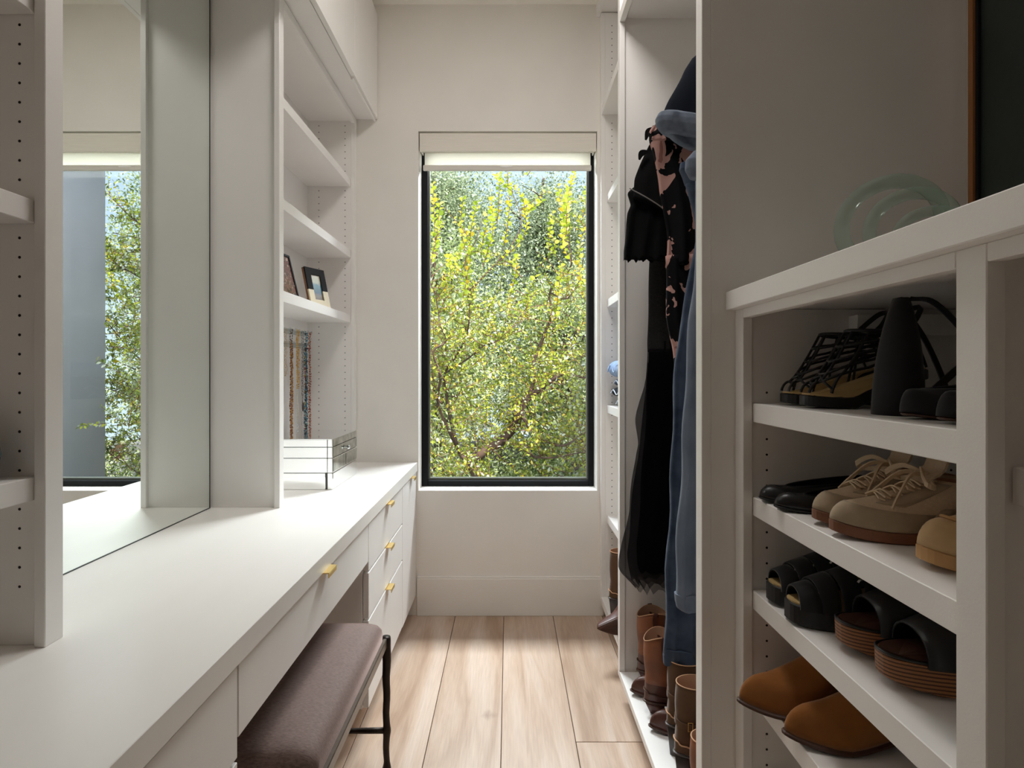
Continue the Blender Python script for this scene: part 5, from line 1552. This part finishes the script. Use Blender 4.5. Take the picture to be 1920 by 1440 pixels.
# ---------------------------------------------------------------- mirrored jewelry box
jb = thing('jewelry_box', 'large mirrored-glass jewelry box with drawers on the counter below the shelves', 'box', (-.815, 2.316, CT))
jx0, jx1, jy0, jy1 = -.950, -.675, 2.145, 2.487
BEV = mat('dark_panel_joint', srgb(84, 84, 80), .4, .5)
box('core', jx0 + .004, jx1 - .004, jy0 + .004, jy1 - .004, CT + .001, .951, BEV, jb, 0)
layers = [(CT + .0005, .8255), (.8275, .8825), (.8845, .9245), (.9265, .9535)]
for li, (za, zb) in enumerate(layers):
    nm = ('base_panel', 'drawer_side', 'drawer_side', 'lid_side')[li]
    split_x = jx1 - .022 if li == 0 else jx1 - .020
    box(nm, jx0, split_x - (.006 if li == 0 else .0004), jy0, jy0 + .004, za, zb, BOXMIR, jb, .0012)
    box(nm, split_x + (.002 if li == 0 else .0004), jx1, jy0, jy0 + .004, za, zb, BOXMIR, jb, .0012)
    box(nm, jx0, jx1, jy1 - .004, jy1, za, zb, BOXMIR, jb, .0012)
    fn = ('base_front', 'drawer_front', 'drawer_front', 'lid_front')[li]
    if li == 1:
        ym = (jy0 + jy1) / 2
        box(fn, jx1 - .004, jx1 + .0015, jy0 + .006, ym - .003, za + .003, zb - .003, BOXANT, jb, .0015)
        box(fn, jx1 - .004, jx1 + .0015, ym + .003, jy1 - .006, za + .003, zb - .003, BOXANT, jb, .0015)
        box('front_border', jx1 - .004, jx1, jy0 + .004, jy1 - .004, za, zb, BOXMIR, jb, .0005)
    else:
        fr = box(fn, jx1 - .004, jx1 + .0008, jy0 + .004, jy1 - .004, za, zb, BOXANT if li else BOXMIR, jb, .0015)
        if li == 2:
            rings = [[(jx1 + .001 + d, 2.316 + rr * math.cos(t), .905 + rr * math.sin(t)) for t in [k * PI / 6 for k in range(12)]] for d, rr in ((0, .003), (.006, .004), (.009, .009), (.014, .009), (.018, .004))]
            v, f = loft_geo(rings); link_mesh('knob', v, f, CHROME, fr, False)
box('lid_top', jx0, jx1, jy0, jy1, .9537, .957, BOXMIR, jb, .001)

# ---------------------------------------------------------------- things on the shoe cabinet top
rg = thing('glass_ring_coil', 'frosted clear looped glass coil resting on the shoe cabinet top', 'ornament', (.66, .93, 1.384))
def torus(cx, cy, cz, Rx, Rz, r, tilt, yaw, n=56):
    pts = []
    for k in range(n):
        a = 2 * PI * k / n
        u = Rx * math.cos(a); w = Rz * math.sin(a)
        y_ = -w * math.sin(tilt); z_ = w * math.cos(tilt)
        pts.append((cx + u * math.cos(yaw) - y_ * math.sin(yaw), cy + u * math.sin(yaw) + y_ * math.cos(yaw), cz + z_))
    return tube_geo(pts, r, 12, closed=True, flat=1.0)
for (cx, cy, cz, Rx, Rz, r) in ((.655, .955, 1.384 + .082, .104, .070, .012), (.665, .920, 1.384 + .066, .088, .056, .010), (.672, .885, 1.384 + .046, .072, .038, .008)):
    v, f = torus(cx, cy, cz, Rx, Rz, r, .35, .25)
    link_mesh('loop', v, f, FROST, rg, True)
FRG = mat('orange_brown_wood_moulding', srgb(150, 96, 52), .5, noise=.15, nscale=20, stretch=(1, 1, .1))
CANV = mat('dark_green_canvas', srgb(36, 46, 40), .4, col2=srgb(22, 28, 26), nscale=5, bump=.2, bscale=60)
aw = thing('framed_artwork', 'large dark green picture in a thin wooden frame standing on the shoe cabinet', 'picture', (.955, .78, 1.384))
ax = .960
boxes('frame', [(ax - .024, ax, 1.131, 1.143, 1.385, 2.62), (ax - .024, ax, .38, .392, 1.385, 2.62), (ax - .024, ax, .392, 1.131, 1.385, 1.397), (ax - .024, ax, .392, 1.131, 2.608, 2.62)], FRG, aw, .001)
boxes('inner_edge_shade', [(ax - .018, ax, 1.124, 1.1309, 1.397, 2.608)], FRBLK, aw, 0)  # dark strip standing in for the shade inside the frame edge
box('canvas', ax - .012, ax - .001, .3925, 1.124, 1.3975, 2.6075, CANV, aw, 0)

# dark glazed pot on the near left bookcase
POT = mat('dark_teal_glaze', srgb(30, 48, 66), .25, col2=srgb(80, 110, 128), nscale=30)
pot = thing('glazed_pot', 'small round dark blue pot at the left edge of the near bookcase shelf', 'pot', (-.842, .862, 1.042))
prof = [(.020, 0), (.030, .004), (.042, .022), (.0455, .042), (.042, .062), (.032, .078), (.022, .086), (.024, .092), (.021, .092), (.019, .086), (.028, .07)]
rings = [[(-.842 + rr * math.cos(t), .862 + rr * math.sin(t), 1.0425 + z) for t in [k * 2 * PI / 28 for k in range(28)]] for rr, z in prof]
v, f = loft_geo(rings); link_mesh('body', v, f, POT, pot, True)
